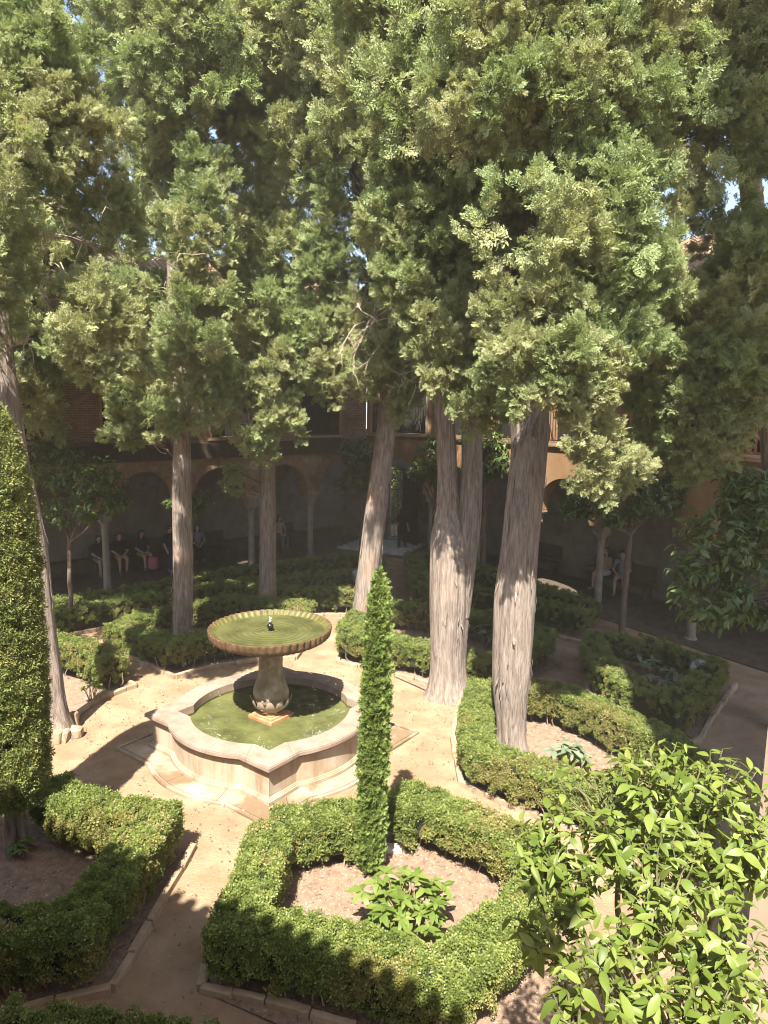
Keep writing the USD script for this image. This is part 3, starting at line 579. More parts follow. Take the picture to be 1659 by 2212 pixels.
# ------------------------------------------------------------------ the courtyard building
class Frame:
    def __init__(s, o, d):
        s.o = np.array([*o, 0.0]); s.d = np.array([*d, 0.0]); s.d /= np.linalg.norm(s.d); s.n = np.array([s.d[1], -s.d[0], 0])   # n: towards the court
    def pt(s, u, w, z): return s.o + s.d * u + s.n * w + np.array([0, 0, z])
    def mesh(s, m):                                     # local (u, w, z)
        T = np.eye(4); T[:3, 0], T[:3, 1], T[:3, 2], T[:3, 3] = s.d, s.n, [0, 0, 1], s.o
        m = m.copy(); m.apply_transform(T)
        m.invert()
        return m
    def wall(s, poly, w0, w1):                          # polygon in (u, z), thick from w0 to w1
        gs = [g for g in getattr(poly, 'geoms', [poly]) if g.area > 1e-5]
        m = cat([trimesh.creation.extrude_polygon(g, w1 - w0, engine='earcut') for g in gs])
        v = np.array(m.vertices); m.vertices = np.stack([v[:, 0], v[:, 2] + w0, v[:, 1]], 1)
        m.invert(); return s.mesh(m)
    def box(s, u0, u1, w0, w1, z0, z1): return s.mesh(bx(u0, u1, w0, w1, z0, z1))
GC = np.array([1.8, 27.75]); RD = np.array([.545, -.838])
FL = Frame((-8.72, 22.06), (.752, .659))
C4 = FL.pt(10.6, 0, 0)[:2]
FM = Frame(C4, GC - C4); ML = float(np.linalg.norm(GC - C4))
FR = Frame(GC, RD)
bld = thing('courtyard_building', 'shaded two storey building with arcades of round arches on marble columns around the court', 'building')
SP, BEAM0, BEAM1, TOPZ = 2.83, 4.2, 4.72, 9.4
TH = .46
def bay(u0, s, half=.3, zt=BEAM0, rise=0.0):
    r = s / 2 - half; cu = u0 + s / 2
    arch = Polygon([(cu + r * math.cos(t), SP + rise + r * math.sin(t)) for t in np.linspace(0, math.pi, 33)] + [(cu - r, SP - .3), (cu + r, SP - .3)])
    return sbox(u0, SP - .06, u0 + s, zt).difference(arch), cu, r
def column(F, u, w=-.23):
    c = F.pt(u, w, 0); p = [*c[:2], 0]
    col = obj('column', lathe([(0, .06), (.125, .06), (.125, .1), (.118, .13), (.112, 1.1), (.102, 2.0), (.0, 2.0)], 20, p), 'marble', bld, smooth=40)
    obj('base', cat([lathe([(0, 0), (.17, 0), (.17, .04), (.14, .07), (0, .07)], 16, p)]), 'marble', col)
    obj('necking', cat([lathe([(0, z), (.118, z), (.125, z + .018), (.118, z + .036), (0, z + .036)], 20, p) for z in (2.0, 2.06, 2.12)] + [lathe([(0, 2.03), (.108, 2.03), (.108, 2.18), (0, 2.18)], 20, p)]), 'marble', col, smooth=40)
    hp = []
    for z, h, rnd in ((2.18, .11, 1), (2.30, .15, 1), (2.34, .175, 0), (2.60, .195, 0)):
        hp.append((z, h, rnd))
    def sect(h, rnd, z): return [[h * (math.cos(a) if rnd else max(-1, min(1, 1.4 * math.cos(a)))), h * (math.sin(a) if rnd else max(-1, min(1, 1.4 * math.sin(a)))), z] for a in np.linspace(0, 2 * math.pi, 17)[:-1]]
    parts = []
    for (z0, h0, r0), (z1, h1, r1) in zip(hp[:-1], hp[1:]):
        parts.append(tri(m3.Manifold.hull_points(np.array(sect(h0, r0, z0) + sect(h1, r1, z1)))))
    cap = cat(parts); a = math.atan2(F.d[1], F.d[0]); cap.apply_transform(trimesh.transformations.rotation_matrix(a, [0, 0, 1])); cap.apply_translation(p); obj('capital', cap, 'marble', col)
    ab = cat([bx(-.27, .27, -.25, .25, 2.60, 2.68), bx(-.31, .31, -.25, .25, 2.68, 2.765)]); ab.apply_transform(trimesh.transformations.rotation_matrix(a, [0, 0, 1])); ab.apply_translation(p); obj('impost', ab, 'old_plaster' if F is FL else 'ochre_plaster', col)
# left arcade
LB = 2.65
for k in range(-2, 4):
    poly, cu, r = bay(k * LB, LB)
    obj('arcade_wall', FL.wall(poly, -TH, 0), 'old_plaster', bld)
    n = 25
    for i in range(n):
        a0, a1 = math.pi * (i + .06) / n, math.pi * (i + .94) / n
        r1 = r + .36 + .03 * ((i * 7) % 3)
        if k == -2: continue
        pl = Polygon([(cu + r * math.cos(a0), SP + r * math.sin(a0)), (cu + r1 * math.cos(a0), SP + r1 * math.sin(a0)), (cu + r1 * math.cos(a1), SP + r1 * math.sin(a1)), (cu + r * math.cos(a1), SP + r * math.sin(a1))])
        obj('brick', FL.wall(pl, .001, .012), 'arch_brick', bld)
for k in range(-2, 4): column(FL, k * LB)
u0L, u1L = -2 * LB - 3, 10.6
obj('arcade_wall', FL.box(u0L, -2 * LB, -TH, 0, 0, BEAM0), 'old_plaster', bld)
obj('beam', FL.box(u0L, u1L - .05, -.3, .12, BEAM0 + .003, BEAM1), 'dark_wood', bld)
def openings(F, u0, u1, z0, z1, holes, w0, w1, m):
    p = sbox(u0, z0, u1, z1)
    for a, b, c, d in holes: p = p.difference(sbox(a, c, b, d))
    obj('upper_wall', F.wall(p, w0, w1), m, bld)
def window(F, a, b, c, d, rail=True, frame='ochre_plaster'):
    w = obj('window', F.box(a, b, -.75, -.70, c, d), 'void_dark', bld)
    obj('reveal', cat([F.box(a - .09, a, -.3, .015, c, d), F.box(b, b + .09, -.3, .015, c, d), F.box(a - .09, b + .09, -.3, .015, d, d + .12)]), frame, w)
    obj('sill', F.box(a - .16, b + .16, -.3, .1, c - .09, c), 'old_plaster', w)
    if rail:
        ms = [F.box(a, b, -.06, -.03, c + 1.08, c + 1.12), F.box(a, b, -.06, -.03, c + .06, c + .09)]
        for u in np.arange(a + .06, b, .115): ms.append(F.box(u - .008, u + .008, -.053, -.037, c + .09, c + 1.08))
        obj('railing', cat(ms), 'iron', w)
wins = [(u, u + 1.85, 4.90, 7.5) for u in (-7.0, -3.6, 0.0, 3.7, 7.35)]
openings(FL, u0L, u1L - .02, BEAM1 + .002, TOPZ, wins, -.7, -.02, 'far_brick')
for w_ in wins: window(FL, *w_)
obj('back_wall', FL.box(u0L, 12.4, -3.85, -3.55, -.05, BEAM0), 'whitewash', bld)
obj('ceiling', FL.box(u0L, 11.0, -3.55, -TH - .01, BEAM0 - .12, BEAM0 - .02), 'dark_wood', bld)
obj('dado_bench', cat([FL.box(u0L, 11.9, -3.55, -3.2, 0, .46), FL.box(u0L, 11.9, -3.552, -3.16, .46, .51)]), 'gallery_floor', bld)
# corner bay with the gate
poly, cu, r = bay(0, ML, .32, 4.86)
obj('arcade_wall', FM.wall(poly, -TH, 0), 'ochre_plaster', bld)
column(FM, 0.02); column(FM, ML - .02)
holeM = [(.25, ML - .25, 4.98, 7.6)]
openings(FM, -.0, ML, 4.865, TOPZ, holeM, -.7, -.02, 'ochre_plaster')
window(FM, *holeM[0], frame='marble')
# right arcade
RB = [0, 2.77, 5.54, 8.3, 11.45, 14.6]
for a, b in zip(RB[:-1], RB[1:]):
    poly, cu, r = bay(a, b - a, .32 if b < 11 else .36, 4.86, 0.0 if b - a < 3 else -.15)
    obj('arcade_wall', FR.wall(poly, -TH, 0), 'ochre_plaster', bld)
for u in RB[1:]: column(FR, u)
obj('string_course', cat([FR.box(-.05, 14.6, -.3, .09, 4.862, 4.955)]), 'pale_plaster', bld)
obj('string_course', cat([FM.box(.05, ML - .08, -.3, .09, 4.866, 4.957)]), 'pale_plaster', bld)
holesR = [(.3, 2.3, 4.98, 7.6), (3.1, 5.2, 4.98, 7.6), (5.9, 8.0, 4.98, 7.6), (8.7, 14.4, 4.98, 7.4)]
openings(FR, 0, 14.6, 4.96, TOPZ, holesR, -.7, -.02, 'ochre_plaster')
for h_ in holesR[:3]: window(FR, *h_, frame='marble')
w = obj('window', FR.box(8.7, 14.4, -.75, -.70, 4.98, 7.4), 'void_dark', bld)
obj('sill', FR.box(8.55, 14.6, -.25, .14, 4.957, 5.02), 'pale_plaster', w)
obj('rail', cat([FR.box(8.7, 14.4, -.1, .0, 5.88, 5.96), FR.box(8.7, 14.4, -.09, -.01, 5.021, 5.08)]), 'baluster_wood', w)
for u in np.arange(8.85, 14.4, .2):
    c = FR.pt(u, -.05, 0); obj('baluster', lathe([(0, 5.08), (.04, 5.08), (.042, 5.2), (.024, 5.24), (.036, 5.34), (.05, 5.46), (.032, 5.56), (.022, 5.62), (.036, 5.68), (.04, 5.74), (.04, 5.88), (0, 5.88)], 10, [*c[:2], 0]), 'baluster_wood', w, smooth=40)
for u in (10.55, 12.45):
    obj('post', FR.box(u - .07, u + .07, -.14, .01, 5.021, 7.4), 'baluster_wood', w)
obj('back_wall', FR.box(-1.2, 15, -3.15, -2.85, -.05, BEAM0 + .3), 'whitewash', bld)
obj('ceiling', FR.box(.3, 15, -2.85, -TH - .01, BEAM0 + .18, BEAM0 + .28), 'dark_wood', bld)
# the gate wall behind the corner bay
gc0 = FL.pt(12.35, -3.6, 0)[:2]; gc1 = FR.pt(-1.15, -2.9, 0)[:2]
FG = Frame(gc0, gc1 - gc0); GL = float(np.linalg.norm(gc1 - gc0))
def gate_u(px):                                        # where a sight line meets the gate wall
    d = ray(px, 1060)[:2]; A = np.stack([d, -FG.d[:2]], 1); return float(np.linalg.solve(A, FG.o[:2])[1])
ga, gb = gate_u(838), gate_u(871)
pg = sbox(-.3, -.05, GL + .3, 5).difference(sbox(ga, .0, gb, 3.3))
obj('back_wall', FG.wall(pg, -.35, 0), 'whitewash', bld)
ms = [FG.box(ga, gb, -.2, -.17, z, z + .03) for z in (.12, .95, 2.3, 3.2)] + [FG.box(u - .009, u + .009, -.195, -.175, .12, 3.2) for u in np.linspace(ga, gb, 11)]
gt = thing('iron_gate', 'tall black iron bar gate with bright garden greenery behind it', 'gate')
for z in (.12, .95, 2.3, 3.2): obj('cross_bar', FG.box(ga, gb, -.2, -.17, z, z + .03), 'iron', gt)
for u in np.linspace(ga + .01, gb - .01, 12): obj('bar', FG.box(u - .009, u + .009, -.195, -.175, .15, 3.2), 'iron', gt)
leafa = math.radians(52); hp_ = FG.pt(gb, .02, 0); dd = FG.d * math.cos(leafa) + FG.n * math.sin(leafa) * .55; dd /= np.linalg.norm(dd)
FD = Frame(hp_[:2], dd[:2]); dl = thing('gate_leaf', 'dark wooden door leaf standing open beside the iron gate', 'door')
obj('panel', FD.box(0, 1.25, -.03, .03, .03, 3.25), 'dark_wood', dl)
obj('batten', cat([FD.box(.05, 1.2, .031, .05, z, z + .12) for z in (.3, 1.5, 2.8)]), 'dark_wood', dl)
# gallery floors; the strip before the gate is tiled
def floor_poly(F, u0, u1, w0, w1): return Polygon([F.pt(u0, w0, 0)[:2], F.pt(u1, w0, 0)[:2], F.pt(u1, w1, 0)[:2], F.pt(u0, w1, 0)[:2]])
fl = floor_poly(FL, u0L, 12.5, -3.6, .35).union(floor_poly(FR, -1.3, 15, -2.9, .35)).union(floor_poly(FM, -.6, ML + .6, -5.2, .35))
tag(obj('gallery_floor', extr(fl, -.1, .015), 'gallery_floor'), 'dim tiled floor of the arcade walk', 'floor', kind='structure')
tl = thing('tiled_floor', 'pale glossy paving catching daylight in front of the iron gate', 'paving')
um = (ga + gb) / 2
for i in range(10):
    for j in range(12):
        du = um - 1.5 + i * .31 + (.155 if j % 2 else 0); dw = .12 + j * .24
        obj('tile', FG.box(du, du + .298, dw, dw + .228, .016, .024 + .002 * ((i * 5 + j * 3) % 4)), 'floor_tile', tl)
# roofs
def roof(F, u0, u1, w_e, w_r, z_e, z_r, n_rows=None):
    """A slope of half round tiles from the eave (w_e, z_e) up to the ridge (w_r, z_r)."""
    rows = np.arange(u0, u1, .24); V = []; Fc = []
    ms = [F.mesh(trimesh.Trimesh([[u0, w_e, z_e - .1], [u1, w_e, z_e - .1], [u1, w_r, z_r - .1], [u0, w_r, z_r - .1], [u0, w_e, z_e], [u1, w_e, z_e], [u1, w_r, z_r], [u0, w_r, z_r]],
          [[0, 2, 1], [0, 3, 2], [4, 5, 6], [4, 6, 7], [0, 1, 5], [0, 5, 4], [2, 3, 7], [2, 7, 6], [1, 2, 6], [1, 6, 5], [3, 0, 4], [3, 4, 7]], process=False))]
    for u in rows:
        p0 = F.pt(u + .12, w_e + (.06 if w_e > w_r else -.06), z_e); p1 = F.pt(u + .12, w_r, z_r)
        ms.append(tube([p0, p1], [.085, .085], 8))
    return cat(ms)
obj('roof', roof(FL, u0L - 1, 11.6, .75, -3.2, TOPZ - .05, 11.3), 'roof_tile', bld)
obj('roof', roof(FM, -.6, ML + .4, .72, -3.0, TOPZ - .06, 11.2), 'roof_tile', bld)
obj('roof', roof(FR, -1.0, 16, .7, -3.2, TOPZ - .08, 11.1), 'roof_tile', bld)
obj('eave', cat([FL.box(u0L, 10.6, -.1, .62, TOPZ - .26, TOPZ - .16), FM.box(0, ML, -.1, .6, TOPZ - .27, TOPZ - .17), FR.box(0, 15, -.1, .58, TOPZ - .28, TOPZ - .18)]), 'dark_wood', bld)
# the garden seen through the gate
gd = np.random.default_rng(91); n = 3600
ctr = E0 + (FG.pt(um, 0, 0) - E0) * 1.0; dr_ = ctr[:2] / np.linalg.norm(ctr[:2])
gx = np.outer(gd.uniform(36.5, 46, n), dr_) + np.outer(gd.uniform(-2.2, 2.2, n), [dr_[1], -dr_[0]]); gz = gd.uniform(0, 1, n) ** 1.3 * 4.2
gs_ = thing('garden_shrub', 'bright leafy shrubs outside the iron gate', 'shrub')
scatter('foliage', gs_, [leaf_clump(np.random.default_rng(40 + i), 40, .3, .2, .11) for i in range(2)], ['box_leaf', 'garden_leaf'], np.c_[gx, gz], np.c_[gd.normal(0, .6, (n, 2)) - dr_ * .7, np.full(n, .6)], gd.uniform(0, 6.28, n), gd.uniform(.6, 1.1, n), gd.integers(0, 2, n))
gst = [tube([[*p, 0], [*(p + gd.normal(0, .2, 2)), 3.6]], [.05, .02], 5) for p in (np.outer(np.full(7, 45.0), dr_) + np.outer(np.linspace(-2, 2, 7), [dr_[1], -dr_[0]]))]
for m in gst: obj('stem', m, 'stem_wood', gs_)

# ------------------------------------------------------------------ the palace on the viewer's side
pal = thing('palace_wing', 'plastered palace wall whose sunlit corner shows at the right edge', 'building')
tw = Polygon([(3.66, 6.35), (6.2, -2.2), (8.4, -2.2), (6.0, 6.35)])
obj('tower', extr(tw, -.1, 30), 'pale_plaster', pal)
EA, EB = np.array([-14.0, 0.67 + .5714 * 14]), np.array([.45, .67 - .5714 * .45])
FP = Frame(EA, EB - EA)                                # w towards the viewer's back is positive (n)
EV = 8.2
LP_ = float(np.linalg.norm(EB - EA))
obj('facade', FP.box(0, LP_, .74, 1.2, -.1, EV - .2), 'pale_plaster', pal)
obj('roof', roof(FP, 0, LP_, 0, 4.5, EV, EV + 1.9), 'roof_tile', pal)
# ------------------------------------------------------------------ trees
TUFT = [cypress_tuft(np.random.default_rng(100 + i), 2, .3) for i in range(6)]
BOUGH = [plumes(np.random.default_rng(300 + i), TUFT, .62, 11 if i < 5 else 7, 26 if i < 5 else 13) for i in range(7)]
def trunk_mesh(pts, radii, sides=56, ridges=11, amp=.07, seed=0, flare=None, step=.09):
    """A fluted trunk with shaggy vertical ridges of bark."""
    P = np.array(pts, float); s = np.r_[0, np.cumsum(np.linalg.norm(np.diff(P, axis=0), axis=1))]; n = max(8, int(s[-1] / step)); u = np.linspace(0, s[-1], n)
    from scipy.interpolate import PchipInterpolator as PI
    C = np.stack([PI(s, P[:, k])(u) for k in range(3)], 1); r = PI(s, np.array(radii, float))(u)
    a = np.arange(sides) * 2 * math.pi / sides
    ca, sa = np.cos(a), np.sin(a)
    q = np.stack(np.broadcast_arrays(ca[None] * 2.2, sa[None] * 2.2, u[:, None] * .16 + seed * 7.3), -1)
    big = meshkit.fbm(q, 3, seed) - .5
    q2 = np.stack(np.broadcast_arrays(ca[None] * 9, sa[None] * 9, u[:, None] * .55 + seed), -1)
    fine = np.abs(meshkit.fbm(q2, 3, seed + 3) - .5)
    rr = r[:, None] * (1 + big * amp * 5 - fine * amp * 1.7)
    if flare is not None:
        fl = np.exp(-np.maximum(u, 0) / .28)[:, None] * (.25 + .9 * np.clip(meshkit.noise(np.stack(np.broadcast_arrays(ca[None] * 1.6, sa[None] * 1.6, 0 * u[:, None] + seed), -1), seed + 5) - .35, 0, 1)); rr = rr * (1 + fl * flare)
    V = np.stack([C[:, None, 0] + rr * ca, C[:, None, 1] + rr * sa, np.broadcast_to(C[:, None, 2], rr.shape)], -1).reshape(-1, 3)
    i, j = np.meshgrid(np.arange(n - 1), np.arange(sides), indexing='ij'); j2 = (j + 1) % sides
    f = np.stack([i * sides + j, i * sides + j2, (i + 1) * sides + j2, (i + 1) * sides + j], -1).reshape(-1, 4)
    return trimesh.Trimesh(V, np.vstack([f[:, [0, 1, 2]], f[:, [0, 2, 3]]]), process=False), C, r
def bark_strips(C, r, n, seed, zmax):
    """Loose strips of bark lifting off the trunk."""
    rng = np.random.default_rng(seed); ms = []
    for k in range(n):
        i = rng.integers(2, len(C) - 8)
        if C[i][2] > zmax: continue
        a = rng.uniform(math.pi * .95, math.pi * 2.05); L = rng.integers(3, 9); w = rng.uniform(.008, .025); rows = []
        for t in range(L):
            j = min(i + t, len(C) - 1); rr = r[j] * 1.0 + .012 + (.05 * (1 - t / L) ** 2 if rng.uniform() < .5 else 0) * rng.uniform(.3, 1); aa = a + rng.normal(0, .015)
            o = np.array([math.cos(aa), math.sin(aa), 0]); sd = np.array([-o[1], o[0], 0]); ww = w * math.sin(math.pi * (t + .6) / (L + .2)); c = C[j] + o * rr
            rows += [c - sd * ww, c + o * .006, c + sd * ww]
        f = [q for t in range(L - 1) for s_ in (0, 1) for q in ([3 * t + s_, 3 * t + s_ + 1, 3 * t + s_ + 4], [3 * t + s_, 3 * t + s_ + 4, 3 * t + s_ + 3])]
        ms.append(trimesh.Trimesh(np.array(rows), f, process=False))
    return cat(ms)
def wander(p0, p1, n, amp, rng, sag=0.0):
    t = np.linspace(0, 1, n)[:, None]; p = p0 + (p1 - p0) * t + rng.normal(0, amp, (n, 3)) * np.sin(math.pi * t); p[:, 2] -= sag * np.sin(math.pi * t[:, 0]); return p
def dead_twigs(origin, out, count, size, rng):
    ms = []
    for k in range(count):
        p = np.array(origin) + rng.normal(0, size * .25, 3); d = np.array(out) + rng.normal(0, .55, 3); d /= np.linalg.norm(d); pts = [p]
        for j in range(7):
            d = d + rng.normal(0, .2, 3) + np.array([0, 0, -.10]); d /= np.linalg.norm(d); pts.append(pts[-1] + d * size * rng.uniform(.1, .2))
            if rng.uniform() < .55 and j > 1:
                e = d + rng.normal(0, .8, 3); e /= np.linalg.norm(e); ms.append(tube([pts[-1], pts[-1] + e * size * .14, pts[-1] + e * size * .22 + [0, 0, -size * .09]], [.008, .006, .003], 4, False))
        ms.append(tube(pts, np.linspace(.011, .004, len(pts)), 5, False))
    return ms

def cypress(label, depth, path, lobes, dens=1.0, seed=0, top=20.0, crown_r=2.2, gen_from=None, twigs=(), strips=60, flare=None, stems=None, taper=None, back=True, group='old cypress trees in the court', base_z=0.0):
    """path: (px, py, width px) up the trunk; lobes: (px, py, radius px[, depth offset m]) of the boughs seen from the court."""
    rng = np.random.default_rng(seed)
    t = thing('cypress_tree', label, 'tree', group)
    px_m = lambda Y: PF / (Y * .99)
    pts, rad = [], []
    for i, (x, y, w) in enumerate(path):
        p = gp(x, y, base_z) if i == 0 else dp(x, y, depth)
        if i == 0: depth = p[1]
        if i == 0: p[2] -= .05
        pts.append(p); rad.append(w / 2 / px_m(depth))
    tops = np.array(pts[-1]); axis = lambda z: np.array([np.interp(z, [p[2] for p in pts] + [top], [p[k] for p in pts] + [tops[k]]) for k in range(2)])
    pts.append(np.array([*axis(top), top])); rad.append(.05)
    m, C, r = trunk_mesh(pts, rad, seed=seed, flare=flare)
    tr = obj('trunk', m, 'bark_grey', t, smooth=50)
    if strips: tag(obj('loose_bark', bark_strips(C, r, strips, seed + 1, 9), 'bark_grey', tr), kind='stuff')
    for st in (stems or []):
        pp = [dp(x, y, depth + dz) for x, y, w, dz in st]; rr = [w / 2 / px_m(depth) for x, y, w, dz in st]
        pp.append(pp[-1] + np.array([.1, 0, 5.0])); rr.append(.05)
        m2, C2, r2 = trunk_mesh(pp, rr, seed=seed + 50, sides=44)
        s2 = obj('trunk', m2, 'bark_grey', t, smooth=50); tag(obj('loose_bark', bark_strips(C2, r2, strips // 2, seed + 2, 9), 'bark_grey', s2), kind='stuff')
    L = []
    for lb in lobes:
        x, y, rp = lb[:3]; Y0 = depth
        p = dp(x, y, Y0); dx = p[0] - axis(p[2])[0]
        dy = lb[3] if len(lb) > 3 else -max(.9, math.sqrt(max(.05, crown_r ** 2 - dx * dx)) * .8) * (1.2 - .45 * min(1, max(0, (p[2] - 5) / 9)))
        p = dp(x, y, Y0 + dy); rr = rp / px_m(Y0 + dy)
        L.append((p, rr, 1.0))
        if back and p[2] > 7.0 and rng.uniform() < .85:
            ax = axis(p[2]); q = np.array([ax[0] + 1.1 * (ax[0] - p[0]), ax[1] + 1.3 * (ax[1] - p[1]), p[2]]) + rng.normal(0, .3, 3); L.append((q, rr * 1.15, .36))
    zs = np.arange(gen_from, top, .95) if gen_from else []
    for z in zs:
        R_ = crown_r * 1.05 * (1 - .35 * (z - gen_from) / (top - gen_from))
        for k in range(6):
            a = rng.uniform(-.25, math.pi + .25); rr = R_ * rng.uniform(.15, 1.0); ax = axis(z)
            L.append((np.array([ax[0] + rr * math.cos(a), ax[1] + rr * math.sin(a), z + rng.normal(0, .3)]), rng.uniform(.7, 1.0), .36))
    P = np.array([l[0] for l in L]); sc_ = np.array([l[1] / .6 for l in L]) * rng.uniform(1.2, 1.5, len(L)); n = len(L)
    wh = np.where(np.array([l[2] for l in L]) > .9, rng.integers(0, 5, n), rng.integers(5, 7, n))
    scatter('crown', t, BOUGH, ['cypress_leaf'] * 7, P, np.c_[rng.normal(0, .18, (n, 2)), np.ones(n)], rng.uniform(0, 6.28, n), sc_, wh)
    # limbs from the trunk out to the boughs
    big = [l for l in L if l[2] == 1.0 and np.linalg.norm(l[0][:2] - axis(l[0][2])) < 1.7][::2][:26]
    for c, rr, dn in big:
        z0 = c[2] - rng.uniform(.25, .9); ax = axis(z0); p0 = np.array([*ax, z0]); obj('limb', tube(wander(p0, c, 7, .07, rng, -.08), np.linspace(.038, .012, 7), 6), 'bark_dark', t, smooth=60)
    tw = []
    for c, rr, dn in L:
        if dn == 1.0 and np.linalg.norm(c[:2] - axis(c[2])) < 1.7:
            for k in range(3):
                z0 = c[2] - rng.uniform(0, .8); p0 = np.array([*axis(z0), z0]); e = c + rng.normal(0, rr * .6, 3); p0 = p0 + (e - p0) * rng.uniform(.1, .5); tw.append(tube(wander(p0, e, 5, .06, rng), np.linspace(.010, .004, 5), 4, False))
    for (x, y, Y, out, cnt, size) in twigs: tw += dead_twigs(dp(x, y, depth + Y), out, cnt, size, rng)
    tag(obj('dead_twigs', cat(tw), 'dead_wood', t), kind='stuff')
    return t

T1 = [(30, 60, 60), (20, 150, 55), (100, 110, 58), (115, 190, 50), (40, 300, 65), (110, 290, 52), (145, 245, 38, -1.3), (215, 285, 42, -.9), (185, 255, 30, -1.0), (145, 350, 34, -.8), (230, 355, 25, -.6), (265, 440, 40, -.3), (215, 450, 42, -.2), (265, 495, 33, -.3), (10, 440, 30), (160, 170, 50, -.8), (60, -60, 70), (150, -40, 70, -.8), (175, 620, 34, -1.0), (215, 690, 62, -1.0), (180, 740, 52, -1.0), (255, 745, 46, -.9), (275, 640, 34, -.7), (240, 785, 32, -.9), (205, 790, 28, -.9), (290, 615, 22, -.6), (10, 560, 40, .6), (15, 500, 34, -.7), (5, 380, 40, -.8), (60, 400, 34, -.5), (-50, 420, 60, -1.8), (-40, 520, 58, -1.6), (-32, 620, 48, -1.4), (-60, 300, 70, -1.9), (-20, 700, 40, -1.1)]
T2 = [(330, 70, 60), (380, 110, 68), (340, 160, 58), (400, 200, 55), (360, 240, 50), (440, 350, 38), (430, 470, 52), (440, 520, 48), (400, 555, 38), (440, 680, 52), (430, 740, 48), (390, 780, 36), (360, 640, 38, .5), (330, 700, 45, .4), (310, 790, 45, .2), (360, 330, 45, .4), (370, 420, 45, .3), (350, 480, 36, .4), (385, 300, 40, -.4), (285, 870, 40, -.3), (335, 895, 38, -.4), (270, 925, 28, -.3), (365, 920, 22), (455, 800, 36), (420, 865, 32), (455, 895, 26), (300, 150, 50, .6), (290, 250, 50, .8), (300, -20, 70), (400, -10, 70), (290, 940, 20, -.3)]
T3 = [(490, 60, 60), (540, 110, 58), (520, 180, 54), (570, 190, 50), (500, 300, 52), (550, 330, 54), (545, 430, 48), (525, 500, 46), (590, 500, 46), (560, 560, 52), (620, 565, 40), (580, 640, 56), (540, 690, 48), (610, 720, 48), (560, 760, 52), (530, 820, 46), (590, 830, 52), (500, 880, 38), (560, 900, 48), (608, 890, 36), (545, 950, 28), (575, 978, 20), (500, 1015, 16, -.6), (503, 1045, 17, -.6), (480, -30, 70), (560, 0, 70)]
T4 = [(640, 100, 68), (710, 60, 60), (690, 170, 60), (640, 250, 52), (720, 260, 58), (670, 340, 54), (740, 340, 46), (730, 490, 45), (755, 535, 35), (680, 550, 44), (700, 605, 38), (650, 400, 36), (770, 682, 28), (815, 712, 34), (703, 758, 42), (705, 805, 38), (748, 822, 18), (800, 772, 42), (858, 758, 56), (880, 805, 44), (868, 884, 26), (795, 816, 24), (650, 700, 40), (640, 780, 34), (690, 690, 36), (660, 0, 70), (730, -30, 70), (840, 650, 40, -.4)]
T5 = [(800, 120, 75), (860, 60, 70), (790, 220, 68), (870, 180, 74), (930, 110, 72), (880, 290, 70), (940, 250, 70), (830, 330, 58), (960, 340, 60), (900, 400, 60), (850, 480, 56), (930, 450, 65), (990, 520, 62), (890, 560, 58), (960, 600, 64), (880, 630, 52), (1030, 560, 46), (940, 690, 62), (1010, 680, 58), (960, 770, 50), (1020, 760, 58), (1050, 830, 48), (1015, 860, 42), (1070, 885, 30), (1000, 440, 38), (850, -20, 80), (950, 10, 80), (850, 560, 40)]
T6 = [(1050, 60, 80), (1130, 90, 80), (1200, 60, 78), (1000, 170, 68), (1090, 190, 78), (1180, 180, 78), (1250, 140, 68), (1040, 270, 66), (1130, 265, 60), (1300, 120, 60), (1350, 200, 68), (1290, 240, 58), (1400, 90, 60), (1380, 300, 58), (1330, 320, 58), (1300, 400, 58), (1360, 420, 54), (1250, 475, 46), (1320, 520, 58), (1390, 560, 58), (1220, 490, 32), (1290, 600, 62), (1380, 640, 60), (1430, 600, 42), (1230, 660, 58), (1320, 700, 62), (1160, 690, 56), (1100, 700, 58), (1210, 750, 62), (1300, 780, 56), (1370, 740, 44), (1140, 780, 56), (1085, 780, 46), (1210, 830, 36), (1120, 845, 36), (1270, 850, 42), (1255, 930, 42), (1305, 975, 52), (1350, 1015, 36), (1285, 1035, 34), (1330, 1055, 24), (1420, 480, 34), (1090, 440, 58, .4), (1130, 560, 52, .3), (1105, 350, 52, .3), (1160, 470, 46, .4), (1120, 500, 62, 1.2), (1060, 420, 60, 1.4), (1150, 400, 60, 1.2), (1090, 590, 55, 1.3), (1180, 600, 50, 1.0), (1100, -40, 90), (1250, -30, 90), (1380, -20, 80)]
T7 = [(1480, 60, 80), (1560, 120, 85), (1500, 200, 80), (1600, 220, 85), (1460, 300, 50), (1620, 400, 80), (1500, 480, 44), (1640, 560, 80), (1600, 680, 80), (1520, 700, 60), (1480, 780, 55), (1560, 800, 70), (1640, 790, 80), (1450, 870, 50), (1520, 890, 60), (1590, 880, 50), (1500, 960, 42), (1550, 985, 34), (1430, 800, 50), (1640, 870, 40), (1440, 720, 44), (1410, 900, 36), (1400, 960, 34), (1445, 965, 36), (1490, 1000, 32), (1545, -20, 90), (1640, 60, 90)]
cypress('old cypress at the left edge, trunk leaning left behind the clipped column', 12.4, [(120, 1588, 62), (112, 1470, 46), (98, 1350, 40), (80, 1200, 44), (52, 1080, 52), (30, 1000, 56), (14, 900, 58), (-2, 764, 56), (-14, 595, 52), (-10, 300, 44)], T1, seed=1, top=16, flare=1.2, crown_r=2.0,
        twigs=[(110, 600, .2, (.2, -.3, -.6), 5, 1.0), (80, 620, .2, (.5, -.2, -.5), 5, 1.0), (60, 740, -.3, (.2, -.3, -1), 4, .7), (150, 470, .6, (.5, 0, .1), 14, 1.4), (110, 520, .8, (.6, 0, 0), 12, 1.4), (150, 420, .8, (.4, 0, .3), 12, 1.4)])
